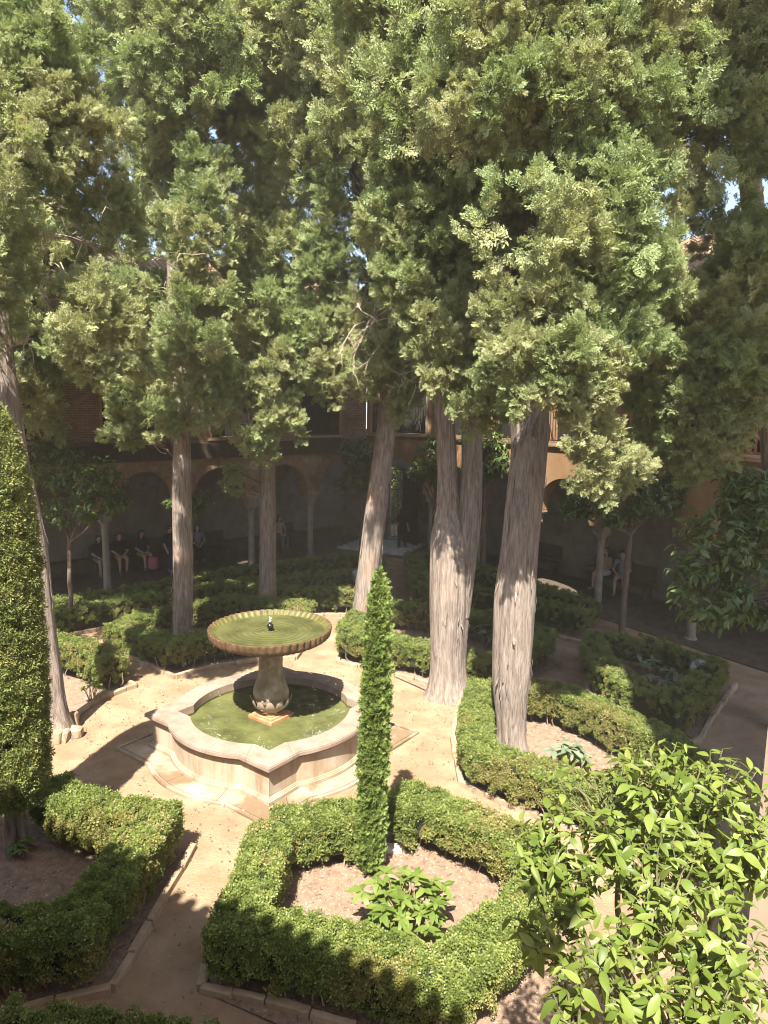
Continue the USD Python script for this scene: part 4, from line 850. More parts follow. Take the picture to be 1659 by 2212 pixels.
cypress('straight cypress trunk rising behind the hedge, left of the raised bowl', 17, [(396, 1400, 48), (395, 1372, 43), (394, 1200, 43), (392, 1100, 42), (392, 950, 38), (390, 850, 36), (375, 500, 32), (370, 100, 26)], T2, seed=2, top=17.5, gen_from=15, crown_r=1.5, twigs=[(370, 640, .5, (.4, -.2, -.2), 12, 1.0)])
cypress('straight pale cypress trunk directly behind the fountain bowl', 19.5, [(578, 1330, 40), (578, 1250, 38), (578, 1100, 37), (576, 1000, 35), (574, 900, 33), (570, 600, 30), (562, 200, 24)], T3, seed=3, top=17.5, gen_from=15.6, crown_r=3.0)
cypress('cypress trunk leaning to the right behind the slim young cypress', 17.3, [(783, 1372, 58), (786, 1330, 52), (797, 1230, 50), (808, 1130, 50), (822, 1020, 47), (836, 900, 42), (842, 800, 38), (800, 500, 32), (720, 100, 26)], T4, seed=4, top=17.5, gen_from=14.4, crown_r=1.9,
        twigs=[(770, 625, .3, (-.6, -.3, .3), 10, 1.2), (790, 660, .4, (-.5, -.2, .1), 8, 1.2), (800, 590, .6, (-.3, 0, .3), 8, 1.2)])
cypress('massive forked cypress whose two stems part at head height', 14.3, [(968, 1502, 88), (967, 1450, 76), (972, 1300, 86), (972, 1180, 80), (968, 1090, 48), (966, 1000, 40), (961, 900, 38), (956, 800, 34), (940, 500, 30), (900, 100, 24)], T5, seed=5, top=17, gen_from=12.8, flare=.8, crown_r=2.1,
        stems=[[(985, 1330, 60, .05), (1005, 1180, 60, .05), (1016, 1090, 52, .05), (1020, 1000, 46, .05), (1019, 930, 44, .05), (1010, 800, 40, .1)]], twigs=[(905, 840, -.2, (-.3, -.3, .2), 6, .8), (840, 690, .2, (-.5, -.2, .1), 10, 1.0)], strips=110)
cypress('thickest cypress trunk, sunlit with a reddish streak, in the right bed', 12.1, [(1106, 1625, 72), (1105, 1590, 62), (1106, 1450, 82), (1113, 1300, 88), (1125, 1180, 80), (1137, 1060, 78), (1148, 960, 74), (1166, 880, 42), (1172, 780, 42), (1180, 520, 46), (1190, 200, 40)], T6, seed=6, top=16, gen_from=11.4, flare=.5, crown_r=2.1,
        stems=[[(1130, 1010, 50, .1), (1118, 900, 36, .1), (1100, 760, 34, .2), (1085, 560, 30, .3)]], twigs=[(1190, 560, -.1, (.0, -.3, -.4), 10, .9)], strips=120)
cypress('dark shaded cypress filling the upper right corner', 15.2, [(1700, 1580, 60), (1690, 1300, 55), (1665, 900, 52), (1630, 500, 46), (1610, 100, 36)], T7, seed=7, top=14, back=False, crown_r=2.2, strips=10, dens=.6)
T8 = [(-60, y, 90, d) for y, d in ((760, -.5), (640, .6), (520, -.6), (400, .5), (280, -.4), (160, .4))] + [(40, y, 70, d) for y, d in ((840, .3), (700, -.2), (560, .5), (330, .3), (200, -.3), (90, .2))]
cypress('shaded cypress behind the leaning one, its trunk outside the left edge', 18.2, [(-70, 1380, 46), (-68, 1200, 44), (-66, 900, 40), (-60, 500, 34), (-55, 200, 28)], T8, seed=8, top=23, gen_from=7, crown_r=1.9, strips=0, dens=.6)

# the clipped column and the slim young cypress
def column_bush(name, label, base, h, rad, z0, protos, mats, n, seed, lean=(0, 0), core='hedge_core', trunk_r=.06, wob=.12, stems=3, upward=(.3, 1.3)):
    rng = np.random.default_rng(seed); t = thing(name, label, 'tree')
    prof = np.array(rad, float); zs = np.linspace(z0, h, 40); rr = np.interp((zs - z0) / (h - z0), prof[:, 0], prof[:, 1])
    ax = lambda z: np.array(base)[None] + np.outer(np.atleast_1d(z) / h, lean)
    inner_ = [(0, z0 + .02)] + [(max(.01, r_ * .74), z) for z, r_ in zip(zs, rr)][:-2] + [(0, h - .12)]
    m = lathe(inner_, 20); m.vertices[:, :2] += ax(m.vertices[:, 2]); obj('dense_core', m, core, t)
    w = rr / rr.sum(); k = rng.choice(len(zs), n, p=w); z = zs[k] + rng.uniform(-.5, .5, n) * (h - z0) / 40; a = rng.uniform(0, 6.28, n)
    r_ = np.interp((z - z0) / (h - z0), prof[:, 0], prof[:, 1]); q = np.c_[np.cos(a) * 3, np.sin(a) * 3, z * 2.5]; r_ = r_ * (1 - wob / 2 + wob * 1.6 * (meshkit.fbm(q, 3, seed) - .5)) - rng.uniform(0, .03, n)
    P = np.c_[np.cos(a) * r_, np.sin(a) * r_, z]; P[:, :2] += ax(z)
    scatter('foliage', t, protos, mats, P, np.c_[np.cos(a), np.sin(a), rng.uniform(*upward, n)] + rng.normal(0, .3, (n, 3)), rng.uniform(0, 6.28, n), rng.uniform(.7, 1.2, n), rng.integers(0, len(protos), n))
    for s_ in range(stems):
        o = rng.normal(0, .06 if stems > 1 else 0, 2); obj('trunk', tube([[*(np.array(base) + o * 1.5), -.05], [*(np.array(base) + o), z0 * .6], [*(np.array(base) + o * .5), z0 + .4]], [trunk_r * 1.2, trunk_r, trunk_r * .8], 10), 'bark_grey', t, smooth=50)
YT0 = [cypress_tuft(np.random.default_rng(200 + i), 2, .11, .009) for i in range(3)]
YT = [bunch(np.random.default_rng(210 + i), YT0, 2, .03, True) for i in range(3)]
column_bush('young_cypress', 'slim bright green young cypress standing in the front bed before the fountain', (-.13, 8.5), 4.02, [(0, .085), (.06, .13), (.35, .135), (.6, .12), (.8, .095), (.93, .055), (1, .008)], .16, YT, ['young_cypress_leaf', 'young_cypress_leaf', 'cypress_green'], 2600, 31, (.09, 0), trunk_r=.035, wob=.2, stems=2, upward=(1.0, 2.4))
TP0 = [leaf_clump(np.random.default_rng(60 + i), 34, .06, .038, .012) for i in range(3)]
TP = [bunch(np.random.default_rng(220 + i), TP0, 3, .055, True) for i in range(3)]
column_bush('clipped_column', 'tall clipped conifer column with a rounded top at the left edge', (-4.98, 8.95), 6.15, [(0, .34), (.06, .44), (.3, .49), (.6, .48), (.8, .42), (.92, .29), (.98, .13), (1, .02)], .78, TP, ['topiary_leaf', 'topiary_leaf', 'cypress_olive'], 5000, 32, (.0, 0), trunk_r=.07, wob=.14, stems=3)

# ------------------------------------------------------------------ broad leaved trees
def leaf_tips(centers, n, rng):
    """Twig tips spread over several bough ellipsoids (centre, radii)."""
    w = np.array([np.prod(r) ** .66 for c, r in centers]); k = rng.choice(len(centers), n, p=w / w.sum()); u = rng.normal(0, 1, (n, 3)); u /= np.linalg.norm(u, axis=1, keepdims=True)
    c = np.array([c for c, r in centers])[k]; r = np.array([r for c, r in centers])[k]
    return c + u * r * rng.uniform(.55, 1.0, (n, 1)) ** .7, u, c
BIGL = [big_leaf(1.0, .44, .22, .28), big_leaf(1.0, .36, .5, .10), big_leaf(1.0, .50, .12, .5), big_leaf(1.0, .40, .3, -.2), big_leaf(1.0, .33, .65, .4)]
def broad_tree(name, label, cat_, base, fork, centers, n_tips, per, lsize, seed, leafmat='orange_leaf_dark', trunk_r=.07, near=0, group='orange trees in the court', eye_bias=0.0, bark='bark_dark', droop=.35):
    rng = np.random.default_rng(seed); t = thing(name, label, cat_, group); base = np.array([*base, -.05]); fork = np.array(fork, float)
    obj('trunk', tube(wander(base, fork, 8, .02, rng), np.linspace(trunk_r * 1.15, trunk_r * .8, 8), 12), bark, t, smooth=50)
    hubs = []
    for c, r in centers:
        e = np.array(c) - np.array([0, 0, r[2] * .35]); pts = wander(fork, e, 8, .05, rng, -.05); obj('limb', tube(pts, np.linspace(trunk_r * .6, trunk_r * .2, 8), 8), bark, t, smooth=50); hubs.append(pts)
    tips, u, c = leaf_tips([(np.array(c), np.array(r)) for c, r in centers], n_tips, rng)
    tw = []; LP, LD, LN = [], [], []
    H = np.vstack([h[3:] for h in hubs])
    for p, uu in zip(tips, u):
        h = H[np.argmin(((H - p) ** 2).sum(1))]; b0 = h + (p - h) * rng.uniform(.25, .5)
        tw.append(tube(wander(b0, p, 5, .02, rng), np.linspace(.007, .0028, 5), 4, False))
        ax = p - b0; ax /= np.linalg.norm(ax) + 1e-9
        for j in range(per):
            q = p - ax * lsize * .32 * j * rng.uniform(.7, 1.2); a = j * 2.4 + rng.uniform(0, 1); s_ = np.cross(ax, [0, 0, 1.]); s_ /= np.linalg.norm(s_) + 1e-6; v_ = np.cross(ax, s_)
            d = ax * rng.uniform(.25, .7) + s_ * math.cos(a) + v_ * math.sin(a) + np.array([0, 0, -droop]) + rng.normal(0, .2, 3); d /= np.linalg.norm(d)
            nr = np.array([0, 0, 1.]) + uu * .5 + rng.normal(0, .35, 3); LP.append(q); LD.append(d); LN.append(nr)
    tag(obj('twigs', cat(tw), 'green_twig', t), kind='stuff')
    LP, LD, LN = map(np.array, (LP, LD, LN)); n = len(LP); sz = lsize * rng.uniform(.5, 1.2, n); wh = rng.integers(0, 5, n)
    order = np.argsort(((LP - E0) ** 2).sum(1))
    for i in order[:near]:
        obj('leaf', place(BIGL[wh[i]], LP[i], LD[i], LN[i], sz[i]), leafmat, t, smooth=True)
    rest = order[near:]
    y = np.cross(LN, LD); y /= np.linalg.norm(y, axis=1, keepdims=True) + 1e-9; z = np.cross(LD, y)
    # the rest of the leaves stand as copies of the same three leaves
    path = numbered(path_of(t), 'leaves'); pi = UsdGeom.PointInstancer.Define(stage, path); tg_ = []
    for k, m in enumerate(BIGL): usdkit.mesh(stage, f'{path}/kind_{k:03d}', m, LOOK[leafmat], smooth=True); tg_.append(Sdf.Path(f'{path}/kind_{k:03d}'))
    pi.CreatePrototypesRel().SetTargets(tg_); q = Rot.from_matrix(np.stack([LD[rest], y[rest], z[rest]], -1)).as_quat()
    pi.CreatePositionsAttr(Vt.Vec3fArray.FromNumpy(LP[rest].astype(np.float32))); pi.CreateOrientationsAttr(Vt.QuathArray([Gf.Quath(float(w), float(i), float(j), float(k)) for i, j, k, w in q]))
    pi.CreateScalesAttr(Vt.Vec3fArray.FromNumpy(np.repeat(sz[rest][:, None], 3, 1).astype(np.float32))); pi.CreateProtoIndicesAttr(Vt.IntArray.FromNumpy(wh[rest].astype(np.int32)))
    tag(pi.GetPrim(), kind='stuff')
    return t
def D(px, py, Y): return dp(px, py, Y)
broad_tree('orange_tree', 'bright yellow green orange tree close by at the lower right, full of large leaves', 'tree', (1.75, 3.6), (1.7, 3.7, 1.7),
   [(D(1330, 1760, 4.1), (.55, .5, .35)), (D(1500, 1740, 4.1), (.55, .5, .38)), (D(1210, 1850, 4.0), (.32, .4, .3)), (D(1190, 1990, 3.7), (.27, .3, .26)), (D(1420, 1930, 3.6), (.5, .5, .36)), (D(1580, 1830, 3.9), (.3, .4, .35)), (D(1560, 2060, 3.3), (.34, .4, .3)), (D(1370, 2130, 3.1), (.4, .4, .28)), (D(1250, 2230, 3.0), (.22, .3, .2)), (D(1520, 2230, 2.9), (.34, .4, .26)), (D(1430, 1680, 4.6), (.42, .4, .26))],
   660, 6, .098, 41, 'orange_leaf', .06, near=300, bark='green_twig')
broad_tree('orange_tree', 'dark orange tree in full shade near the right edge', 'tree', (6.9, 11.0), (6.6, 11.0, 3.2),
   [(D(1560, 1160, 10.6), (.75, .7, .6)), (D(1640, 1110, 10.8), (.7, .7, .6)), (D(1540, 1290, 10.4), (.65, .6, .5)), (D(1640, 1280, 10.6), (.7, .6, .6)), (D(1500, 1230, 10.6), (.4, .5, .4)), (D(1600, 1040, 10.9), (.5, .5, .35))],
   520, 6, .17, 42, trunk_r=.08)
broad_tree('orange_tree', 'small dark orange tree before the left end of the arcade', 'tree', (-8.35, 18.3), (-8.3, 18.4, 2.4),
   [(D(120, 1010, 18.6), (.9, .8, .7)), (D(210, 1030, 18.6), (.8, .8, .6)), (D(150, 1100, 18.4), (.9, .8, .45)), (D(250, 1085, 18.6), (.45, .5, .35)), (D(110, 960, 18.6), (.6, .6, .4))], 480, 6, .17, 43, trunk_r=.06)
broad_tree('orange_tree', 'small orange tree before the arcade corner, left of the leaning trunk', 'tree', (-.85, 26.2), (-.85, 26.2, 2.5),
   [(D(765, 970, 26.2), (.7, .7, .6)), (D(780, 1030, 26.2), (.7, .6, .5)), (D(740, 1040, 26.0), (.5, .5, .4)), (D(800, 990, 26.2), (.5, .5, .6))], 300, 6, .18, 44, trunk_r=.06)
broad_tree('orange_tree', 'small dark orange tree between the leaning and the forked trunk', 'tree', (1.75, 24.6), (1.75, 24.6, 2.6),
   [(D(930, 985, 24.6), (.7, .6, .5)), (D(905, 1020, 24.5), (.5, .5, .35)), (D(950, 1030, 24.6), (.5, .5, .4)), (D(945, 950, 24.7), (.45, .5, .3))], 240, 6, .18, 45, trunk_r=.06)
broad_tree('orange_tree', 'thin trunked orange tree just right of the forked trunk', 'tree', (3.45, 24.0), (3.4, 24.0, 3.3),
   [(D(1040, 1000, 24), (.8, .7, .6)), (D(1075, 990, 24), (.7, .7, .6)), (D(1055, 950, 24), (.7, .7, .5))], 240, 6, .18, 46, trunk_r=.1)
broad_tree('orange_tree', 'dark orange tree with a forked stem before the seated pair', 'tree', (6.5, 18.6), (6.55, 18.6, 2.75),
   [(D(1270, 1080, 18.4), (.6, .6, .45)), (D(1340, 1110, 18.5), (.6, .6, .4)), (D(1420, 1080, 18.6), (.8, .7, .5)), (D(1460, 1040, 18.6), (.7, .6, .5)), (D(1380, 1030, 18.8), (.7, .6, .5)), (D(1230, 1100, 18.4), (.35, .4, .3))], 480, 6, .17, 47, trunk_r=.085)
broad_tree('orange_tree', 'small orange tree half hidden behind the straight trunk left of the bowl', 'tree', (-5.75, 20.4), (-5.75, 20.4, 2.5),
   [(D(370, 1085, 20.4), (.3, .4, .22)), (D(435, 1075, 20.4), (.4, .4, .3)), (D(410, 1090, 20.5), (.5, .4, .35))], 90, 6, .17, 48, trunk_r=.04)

# low plants
def rosette(name, label, cat_, at, h, spread, n_stems, leaflets, lsize, leafmat, seed, near=300):
    rng = np.random.default_rng(seed); t = thing(name, label, cat_); at = np.array([*at, 0.0]); leaves = []; 
    for k in range(n_stems):
        a = rng.uniform(0, 6.28); rr = spread * math.sqrt(rng.uniform(0, 1)); tip = at + np.array([math.cos(a) * rr, math.sin(a) * rr, h * rng.uniform(.55, 1.0) * (1 - .35 * (rr / spread) ** 2)])
        p0 = at + np.array([math.cos(a), math.sin(a), 0]) * spread * .12; pts = wander(p0, tip, 6, .015, rng, -.06); obj('stem', tube(pts, np.linspace(.009, .004, 6), 5, False), 'stem_wood', t)
        ax = pts[-1] - pts[-2]; ax /= np.linalg.norm(ax)
        for j in range(leaflets):
            b = 2 * math.pi * j / leaflets + rng.uniform(-.3, .3); out = np.array([math.cos(b), math.sin(b), 0]) * .9 + ax * .35 + np.array([0, 0, rng.uniform(-.35, .25)])
            leaves.append(place(BIGL[rng.integers(0, 3)], pts[-1] - ax * rng.uniform(0, .05), out, np.array([0, 0, 1.]) + out * .2 + rng.normal(0, .2, 3), lsize * rng.uniform(.7, 1.15)))
    for m in leaves[:near]: obj('leaf', m, leafmat, t, smooth=True)
    if leaves[near:]: tag(obj('leaves', cat(leaves[near:]), leafmat, t, smooth=True), kind='stuff')
rosette('peony_bush', 'lush yellow green leafy bush growing in the front bed', 'bush', (.28, 7.22), .95, .56, 48, 7, .155, 'peony_leaf', 51)
rosette('leafy_sprig', 'bright young shoot in the sun beside the short left hedge', 'plant', gp(200, 1520)[:2], .62, .26, 16, 6, .09, 'peony_leaf', 52)
rosette('artichoke_plant', 'grey green leafy plant in the bed of the thickest trunk', 'plant', gp(1222, 1650)[:2], .42, .3, 12, 6, .2, 'grey_leaf', 53)
rosette('fig_shoot', 'pale leafy shoot in the shade just left of the forked trunk', 'plant', gp(936, 1400)[:2], .75, .22, 6, 6, .16, 'grey_leaf', 54)
rosette('fig_shoot', 'broad leafed shoot in the shade between the two thickest trunks', 'plant', gp(1046, 1400)[:2], .7, .3, 7, 6, .17, 'grey_leaf', 55)
rosette('squash_plant', 'low wide leaved plant inside the shaded bed with the floodlight', 'plant', gp(1405, 1470)[:2], .55, .95, 34, 5, .24, 'grey_leaf', 56)
rosette('bed_plant', 'little green plant in the shade of the lower left bed', 'plant', gp(50, 1850)[:2], .3, .18, 7, 5, .14, 'garden_leaf', 57)
# ------------------------------------------------------------------ benches and lamps
def on_wall(F, px, w):
    """(u, point) where the sight line through column px of the picture meets the line at offset w of a frame."""
    d = ray(px, 1180)[:2]; o = F.pt(0, w, 0)[:2]; A = np.stack([d, -F.d[:2]], 1); s = np.linalg.solve(A, o)
    return float(s[1])
def bench(F, u0, u1, w, label):
    t = thing('bench', label, 'bench', 'benches in the arcades')
    for z, a in ((.43, 0), (.43, .15), (.43, .3)): obj('seat_board', F.box(u0, u1, w + .06 + a, w + .19 + a, z, z + .035), 'bench_wood', t)
    obj('backrest', F.wall(sbox(u0, .5, u1, 1.02), w + .0, w + .045), 'bench_wood', t)
    for u in (u0 + .08, u1 - .16):
        obj('leg', F.box(u, u + .08, w + .05, w + .12, 0.012, .43), 'bench_wood', t); obj('leg', F.box(u, u + .08, w + .38, w + .45, 0.012, .43), 'bench_wood', t); obj('armrest', F.box(u, u + .08, w + .05, w + .5, .66, .7), 'bench_wood', t)
WL, WR = -3.12, -2.82
bench(FL, on_wall(FL, 190, WL), on_wall(FL, 350, WL), WL, 'long dark bench under the group seated at the left')
bench(FL, on_wall(FL, 405, WL), on_wall(FL, 482, WL), WL, 'dark bench whose back shows just right of the straight trunk')
bench(FL, on_wall(FL, 585, WL), on_wall(FL, 632, WL), WL, 'dark bench half behind the trunk at the bowl')
bench(FR, on_wall(FR, 1150, WR), on_wall(FR, 1214, WR), WR, 'dark bench against the white wall right of the thickest trunk')
bench(FR, on_wall(FR, 1288, WR), on_wall(FR, 1424, WR), WR, 'dark bench under the seated pair at the right')
def floodlight(at, aim, r, label, h):
    t = thing('floodlight', label, 'floodlight', 'floodlights in the beds'); at = np.array(at, float); aim = np.array(aim, float) / np.linalg.norm(aim)
    q = trimesh.geometry.align_vectors([0, 0, 1], aim)
    def put(m): m = m.copy(); m.apply_transform(q); m.apply_translation(at + [0, 0, h]); return m
    obj('housing', put(lathe([(0, -.8 * r), (.35 * r, -.78 * r), (.75 * r, -.45 * r), (r, 0), (r, .05 * r), (.93 * r, .05 * r), (.93 * r, 0), (0, 0)], 28)), 'grey_metal', t, smooth=40)
    obj('lens', put(lathe([(0, .09 * r), (.5 * r, .075 * r), (.93 * r, .02 * r), (0, .015 * r)], 28)), 'grey_blue', t, smooth=40)
    obj('bracket', cat([tube([at, at + [0, 0, h - r]], [.02, .02], 8), put(tube([[math.cos(a) * r * 1.08, 0, math.sin(a) * r * -1.08] for a in np.linspace(0, math.pi, 13)], .015, 6))]), 'grey_metal', t)
p_ = gp(771, 1243, .62); floodlight([p_[0], p_[1], 0], (-.25, -.95, .1), .20, 'round grey floodlight left of the leaning trunk', .62)
p_ = gp(1511, 1443, .62); floodlight([p_[0], p_[1], 0], (-.5, -.75, .5), .19, 'round floodlight lens facing up inside the shaded right hedge', .62)
p_ = gp(42, 1735, .25); floodlight([p_[0], p_[1], 0], (.6, -.5, .3), .11, 'small floodlight at the foot of the clipped column', .25)
rng = np.random.default_rng(3)
for (x, y, sx, sy, sz), lab in zip([(112, 1603, .42, .2, .26), (137, 1600, .2, .18, .24), (162, 1590, .26, .2, .2), (160, 1572, .16, .14, .34)],
        ['large square block at the foot of the leaning trunk', 'narrow upright block beside the square one', 'rounded stone on the path right of the blocks', 'tall end stone where the curved kerb stops']):
    m = rough_block(sx, sy, sz, rng, .03, .02); p = gp(x, y); m.apply_translation([p[0], p[1], sz / 2 - .03]); tag(obj('stone_block', m, 'kerb_stone'), lab, 'stone')
for (x, y, s_), lab in zip([(820, 1803, .13), (1090, 1770, .1), (1065, 1800, .14), (740, 1780, .1), (890, 1886, .09)], ['flat pale stone under the far hedge left of the young cypress', 'white stone right of the young cypress', 'pale stone close to the young cypress', 'small stone in the inner hedge shadow', 'small stone in the open soil']):
    m = rough_block(s_ * 1.5, s_, s_ * .7, rng, .02, .02); p = gp(*{820: (822 - 4, 1858), 1090: (871, 1818), 1065: (848, 1840), 740: (696, 1858), 890: (1362 / 1, 1900)}[x]) if x != 890 else gp(940, 1760 + 60); m.apply_translation([p[0], p[1], s_ * .25]); tag(obj('loose_stone', m, 'white_stone'), lab, 'stone')

# ------------------------------------------------------------------ people
def ball(c, r, n=14): return m3.Manifold.sphere(r, n).translate([float(x) for x in c])
def bone(a, ra, b, rb, n=14): return m3.Manifold.batch_hull([ball(a, ra, n), ball(b, rb, n)])
def union(l): return m3.Manifold.batch_boolean(l, m3.OpType.Add)
def soft(ma, it=4, ref=.035):
    m = tri(ma.refine_to_length(ref)); trimesh.smoothing.filter_taubin(m, iterations=it); return m
def person(label, at, yaw, pose, top, legs, hair, hairlen, seat=.47, scale=1.0, female=False, shorts=False, turn=0.0, group='people in the arcades'):
    """Joints in a local frame: y forward, z up, at the hips for a seated and at the feet for a standing figure."""
    t = thing('person', label, 'person', group); sw = .185 if female else .205; hw = .095
    if pose == 'sit':
        hip = np.array([0, 0, seat + .09]); kn = [np.array([s_ * .13, .44, seat + .06]) for s_ in (-1, 1)]; an = [np.array([s_ * .13, .42 + .05 * s_, .09]) for s_ in (-1, 1)]
        ch = hip + [0, -.03, .30]; sh = hip + [0, -.02, .50]
    else:
        hip = np.array([0, 0, .92]); kn = [np.array([s_ * .1, .03 + .06 * s_, .50]) for s_ in (-1, 1)]; an = [np.array([s_ * .1, .0 + .1 * s_, .09]) for s_ in (-1, 1)]; ch = hip + [0, 0, .30]; sh = hip + [0, 0, .50]
    toes = [a + [0.02 * s_, .17, -.055] for a, s_ in zip(an, (-1, 1))]
    hj = [hip + [s_ * hw, 0, -.01] for s_ in (-1, 1)]; sj = [sh + [s_ * sw, 0, -.03] for s_ in (-1, 1)]
    if pose == 'sit': el = [sj[i] + [s_ * .07, .08, -.27] for i, s_ in enumerate((-1, 1))]; wr = [np.array([s_ * .10, .27, seat + .17]) for s_ in (-1, 1)]
    else: el = [sj[i] + [s_ * .07, -.03, -.29] for i, s_ in enumerate((-1, 1))]; wr = [el[i] + [s_ * .0, .12, -.22] for i, s_ in enumerate((-1, 1))]
    nk = sh + [0, .015, .07]; hd = sh + [0, .035, .215]
    parts = [bone(hip, .125, ch, .12), bone(ch, .125, sh + [0, 0, -.05], .105), bone(sj[0], .06, sj[1], .06), bone(sh, .06, nk + [0, 0, .05], .052), bone(hj[0], .1, hj[1], .1)]
    for i in (0, 1):
        parts += [bone(hj[i], .088, kn[i], .058), bone(kn[i], .058, an[i], .038), bone(an[i] + [0, -.03, -.03], .04, toes[i], .03), bone(sj[i], .052, el[i], .04), bone(el[i], .04, wr[i], .028)]
    face = np.array([0.0, 1, 0])
    parts += [ball(hd, .092, 20).scale([1, 1, 1]), bone(hd + [0, .01, .01], .083, hd + [0, .03, -.07], .058), bone(hd + [0, .085, .0], .012, hd + [0, .108, -.03], .015), ball(hd + [-.092, 0, -.01], .022), ball(hd + [.092, 0, -.01], .022)]
    fing = []
    for i, s_ in enumerate((-1, 1)):
        d = wr[i] - el[i]; d /= np.linalg.norm(d); sd = np.cross(d, [0, 0, 1.]); sd /= np.linalg.norm(sd) + 1e-9; dn = np.cross(sd, d); dn = dn if dn[2] < 0 else -dn
        pal_ = wr[i] + d * .085; parts += [m3.Manifold.batch_hull([ball(wr[i], .026), ball(pal_ + sd * .03, .015), ball(pal_ - sd * .03, .015)])]
        for k, l in enumerate((.062, .075, .07, .055)):
            b = pal_ + sd * (.03 - .02 * k); m_ = b + d * l * .55 + dn * .01; e = m_ + d * l * .3 + dn * l * .4; fing += [bone(b, .0095, m_, .009, 8), bone(m_, .009, e, .0075, 8)]
        b = wr[i] + d * .03 + sd * s_ * -.028; m_ = b + d * .035 - sd * s_ * .03; fing += [bone(b, .012, m_, .01, 8), bone(m_, .01, m_ + d * .03 + dn * .01, .008, 8)]
    body = tri(union([mani(soft(union(parts)))] + fing)) if False else cat([soft(union(parts), 3), tri(union(fing))])
    top_parts = [bone(hip + [0, 0, .0], .142, ch, .138), bone(ch, .142, sh + [0, 0, -.05], .122), bone(sj[0], .074, sj[1], .074), bone(sh + [0, 0, -.02], .085, sh + [0, 0, .02], .075)]
    for i in (0, 1): top_parts.append(bone(sj[i], .068, sj[i] + (el[i] - sj[i]) * .75, .056))
    leg_parts = [bone(hj[0], .112, hj[1], .112), bone(hip, .13, hip + [0, 0, .06], .13)]
    for i in (0, 1):
        leg_parts.append(bone(hj[i], .102, hj[i] + (kn[i] - hj[i]) * (.8 if shorts else 1), .073 if not shorts else .08))
        if not shorts: leg_parts.append(bone(kn[i], .073, an[i] + [0, 0, .03], .055))
    shoe = [bone(a + [0, -.035, -.04], .046, q, .04) for a, q in zip(an, toes)]
    hp = [ball(hd + [0, -.018, .022], .104, 20)]
    if hairlen > .1: hp += [bone(hd + [0, -.05, 0], .095, sh + [0, -.085, .16 - hairlen], .10 if hairlen > .3 else .075), bone(hd + [-.07, -.01, -.02], .045, sh + [-.1, -.02, .14 - hairlen * .7], .05), bone(hd + [.07, -.01, -.02], .045, sh + [.1, -.02, .14 - hairlen * .7], .05)]
    hr = union(hp) - m3.Manifold.cube([.125, .2, .26], True).translate([float(x) for x in hd + [0, .125, -.05]])
    T = np.eye(4); T[:3, :3] = trimesh.transformations.rotation_matrix(yaw, [0, 0, 1])[:3, :3] * scale; T[:3, 3] = [*at, 0.015]
    def put(name, m, mt, parent, **kw): m = m.copy(); m.apply_transform(T); return obj(name, m, mt, parent, smooth=50, **kw)
    b = put('body', body, 'skin', t)
    put('shirt', soft(union(top_parts)), top, b); put('shorts' if shorts else 'trousers', soft(union(leg_parts)), legs, b); put('shoe', tri(shoe[0]), 'cloth_grey', b); put('shoe', tri(shoe[1]), 'cloth_grey', b); put('hair', tri(hr), hair, b)
    for s_ in (-1, 1): put('eye', tri(ball(hd + [s_ * .033, .086, .012], .011, 8)), 'eye_dark', b)
    put('mouth', tri(bone(hd + [-.018, .089, -.058], .007, hd + [.018, .089, -.058], .007, 8)), 'lip', b)
    return t, T, b
def seat_at(F, px, w): u = on_wall(F, px, w); p = F.pt(u, w, 0); return p[:2]
yawL = math.atan2(FL.n[1], FL.n[0]) - math.pi / 2; yawR = math.atan2(FR.n[1], FR.n[0]) - math.pi / 2
person('person with long dark hair sitting behind the leftmost column', seat_at(FL, 213, WL + .25), yawL, 'sit', 'cloth_black', 'cloth_grey', 'hair_dark', .38, female=True, shorts=True)
person('person in a black shirt sitting just right of the leftmost column', seat_at(FL, 258, WL + .25), yawL - .1, 'sit', 'cloth_black', 'cloth_tan', 'hair_brown', .05, shorts=True)
_, T3_, b3 = person('person in a dark open collar shirt with sunglasses pushed up on the head', seat_at(FL, 306, WL + .25), yawL + .1, 'sit', 'cloth_navy', 'cloth_tan', 'hair_brown', .16, female=True, shorts=True)
gl = cat([bx(-.062, -.008, .062, .072, 1.385, 1.415), bx(.008, .062, .062, .072, 1.385, 1.415), bx(-.01, .01, .064, .07, 1.40, 1.408)]); gl.apply_translation([0, 0.0, -.005]); gl.apply_transform(T3_); obj('sunglasses', gl, 'iron', b3)
person('person standing in dark clothes at the left edge of the straight trunk', FL.pt(on_wall(FL, 366, -1.6), -1.6, 0)[:2], yawL + .5, 'stand', 'cloth_black', 'cloth_navy', 'hair_dark', .05, scale=.97)
person('person in a dull grey top sitting just right of the straight trunk', seat_at(FL, 427, WL + .25), yawL - .3, 'sit', 'cloth_grey', 'cloth_black', 'hair_dark', .25, female=True)
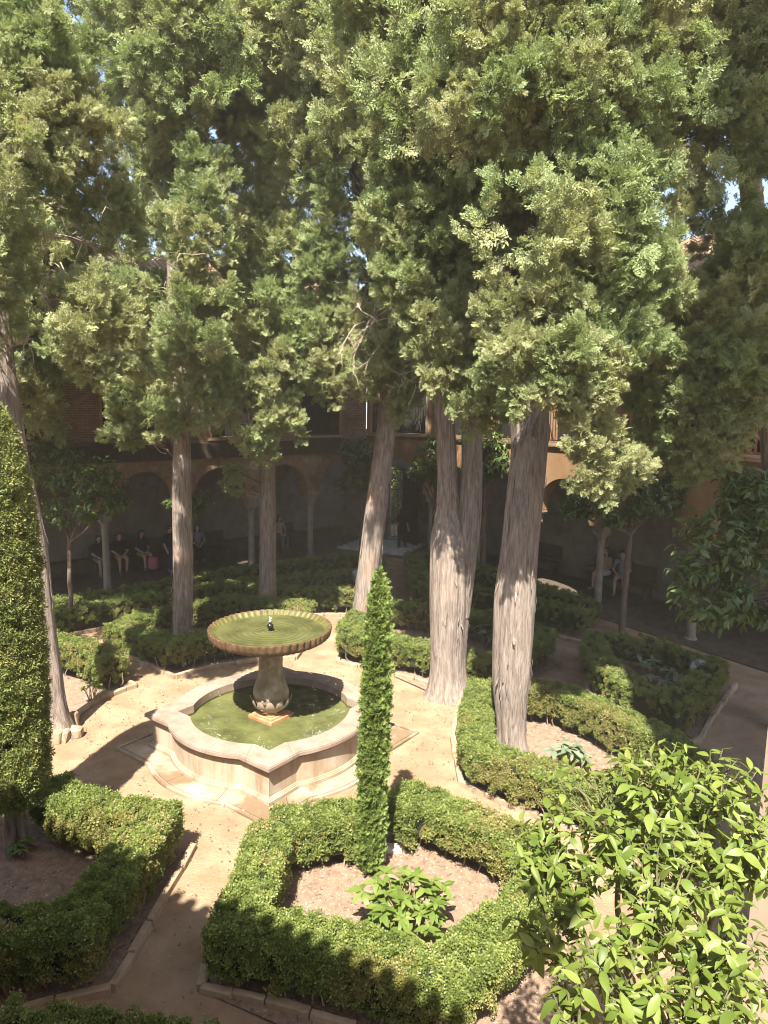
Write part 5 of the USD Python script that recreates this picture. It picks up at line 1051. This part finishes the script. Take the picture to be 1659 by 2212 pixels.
person('person sitting half hidden at the right of the pale trunk behind the bowl', seat_at(FL, 604, WL + .25), yawL, 'sit', 'cloth_tan', 'cloth_grey', 'hair_brown', .12, female=True)
person('person standing in dark clothes beside the open gate', FG.pt(gate_u(902), 1.6, 0)[:2], yawL + 1.9, 'stand', 'cloth_black', 'cloth_black', 'hair_dark', .3, female=True)
person('person sitting in shadow between the column and the forked trunk', seat_at(FR, 943, WR + .3), yawR, 'sit', 'cloth_black', 'cloth_navy', 'hair_dark', .05)
person('person with long hair sitting just right of the column on the right bench', seat_at(FR, 1312, WR + .25), yawR, 'sit', 'cloth_tan', 'cloth_white', 'hair_brown', .28, female=True, shorts=True)
person('short haired person in a grey top sitting turned towards the companion at right', seat_at(FR, 1347, WR + .25), yawR + .5, 'sit', 'cloth_grey', 'cloth_tan', 'hair_dark', .05, shorts=True)
bg = thing('backpack', 'pink backpack standing on the floor by the seated group', 'bag'); p_ = FL.pt(on_wall(FL, 330, WL + .75), WL + .75, 0)
obj('pack', (lambda m: (m.apply_translation([p_[0], p_[1], .24]), m)[1])(tri(m3.Manifold.batch_hull([m3.Manifold.sphere(.09, 16).translate([x, y, z]) for x in (-.1, .1) for y in (-.05, .05) for z in (-.13, .15)]))), 'cloth_pink', bg, smooth=50)
obj('pocket', (lambda m: (m.apply_translation([p_[0], p_[1] - .13, .17]), m)[1])(tri(m3.Manifold.batch_hull([m3.Manifold.sphere(.04, 12).translate([x, 0, z]) for x in (-.09, .09) for z in (-.08, .05)]))), 'cloth_pink', bg, smooth=50)
obj('handle', tube([[p_[0] - .05, p_[1], .47], [p_[0] - .03, p_[1], .53], [p_[0] + .03, p_[1], .53], [p_[0] + .05, p_[1], .47]], .012, 6), 'cloth_black', bg)
# ------------------------------------------------------------------ the air
LOOK['haze'] = usdkit.material(stage, '/World/Looks/haze', {'v': ('principled_volume', {'color': (.98, .9, .72), 'density': .001, 'anisotropy': 0.0})}, [], volume='v.volume')
hz = trimesh.creation.box([1000, 1100, 37]); hz.apply_translation([0, 150, 37 / 2 - 1.2])
tag(obj('haze', hz, 'haze'), 'thin dusty air glowing in the sunlight', 'haze', kind='stuff')
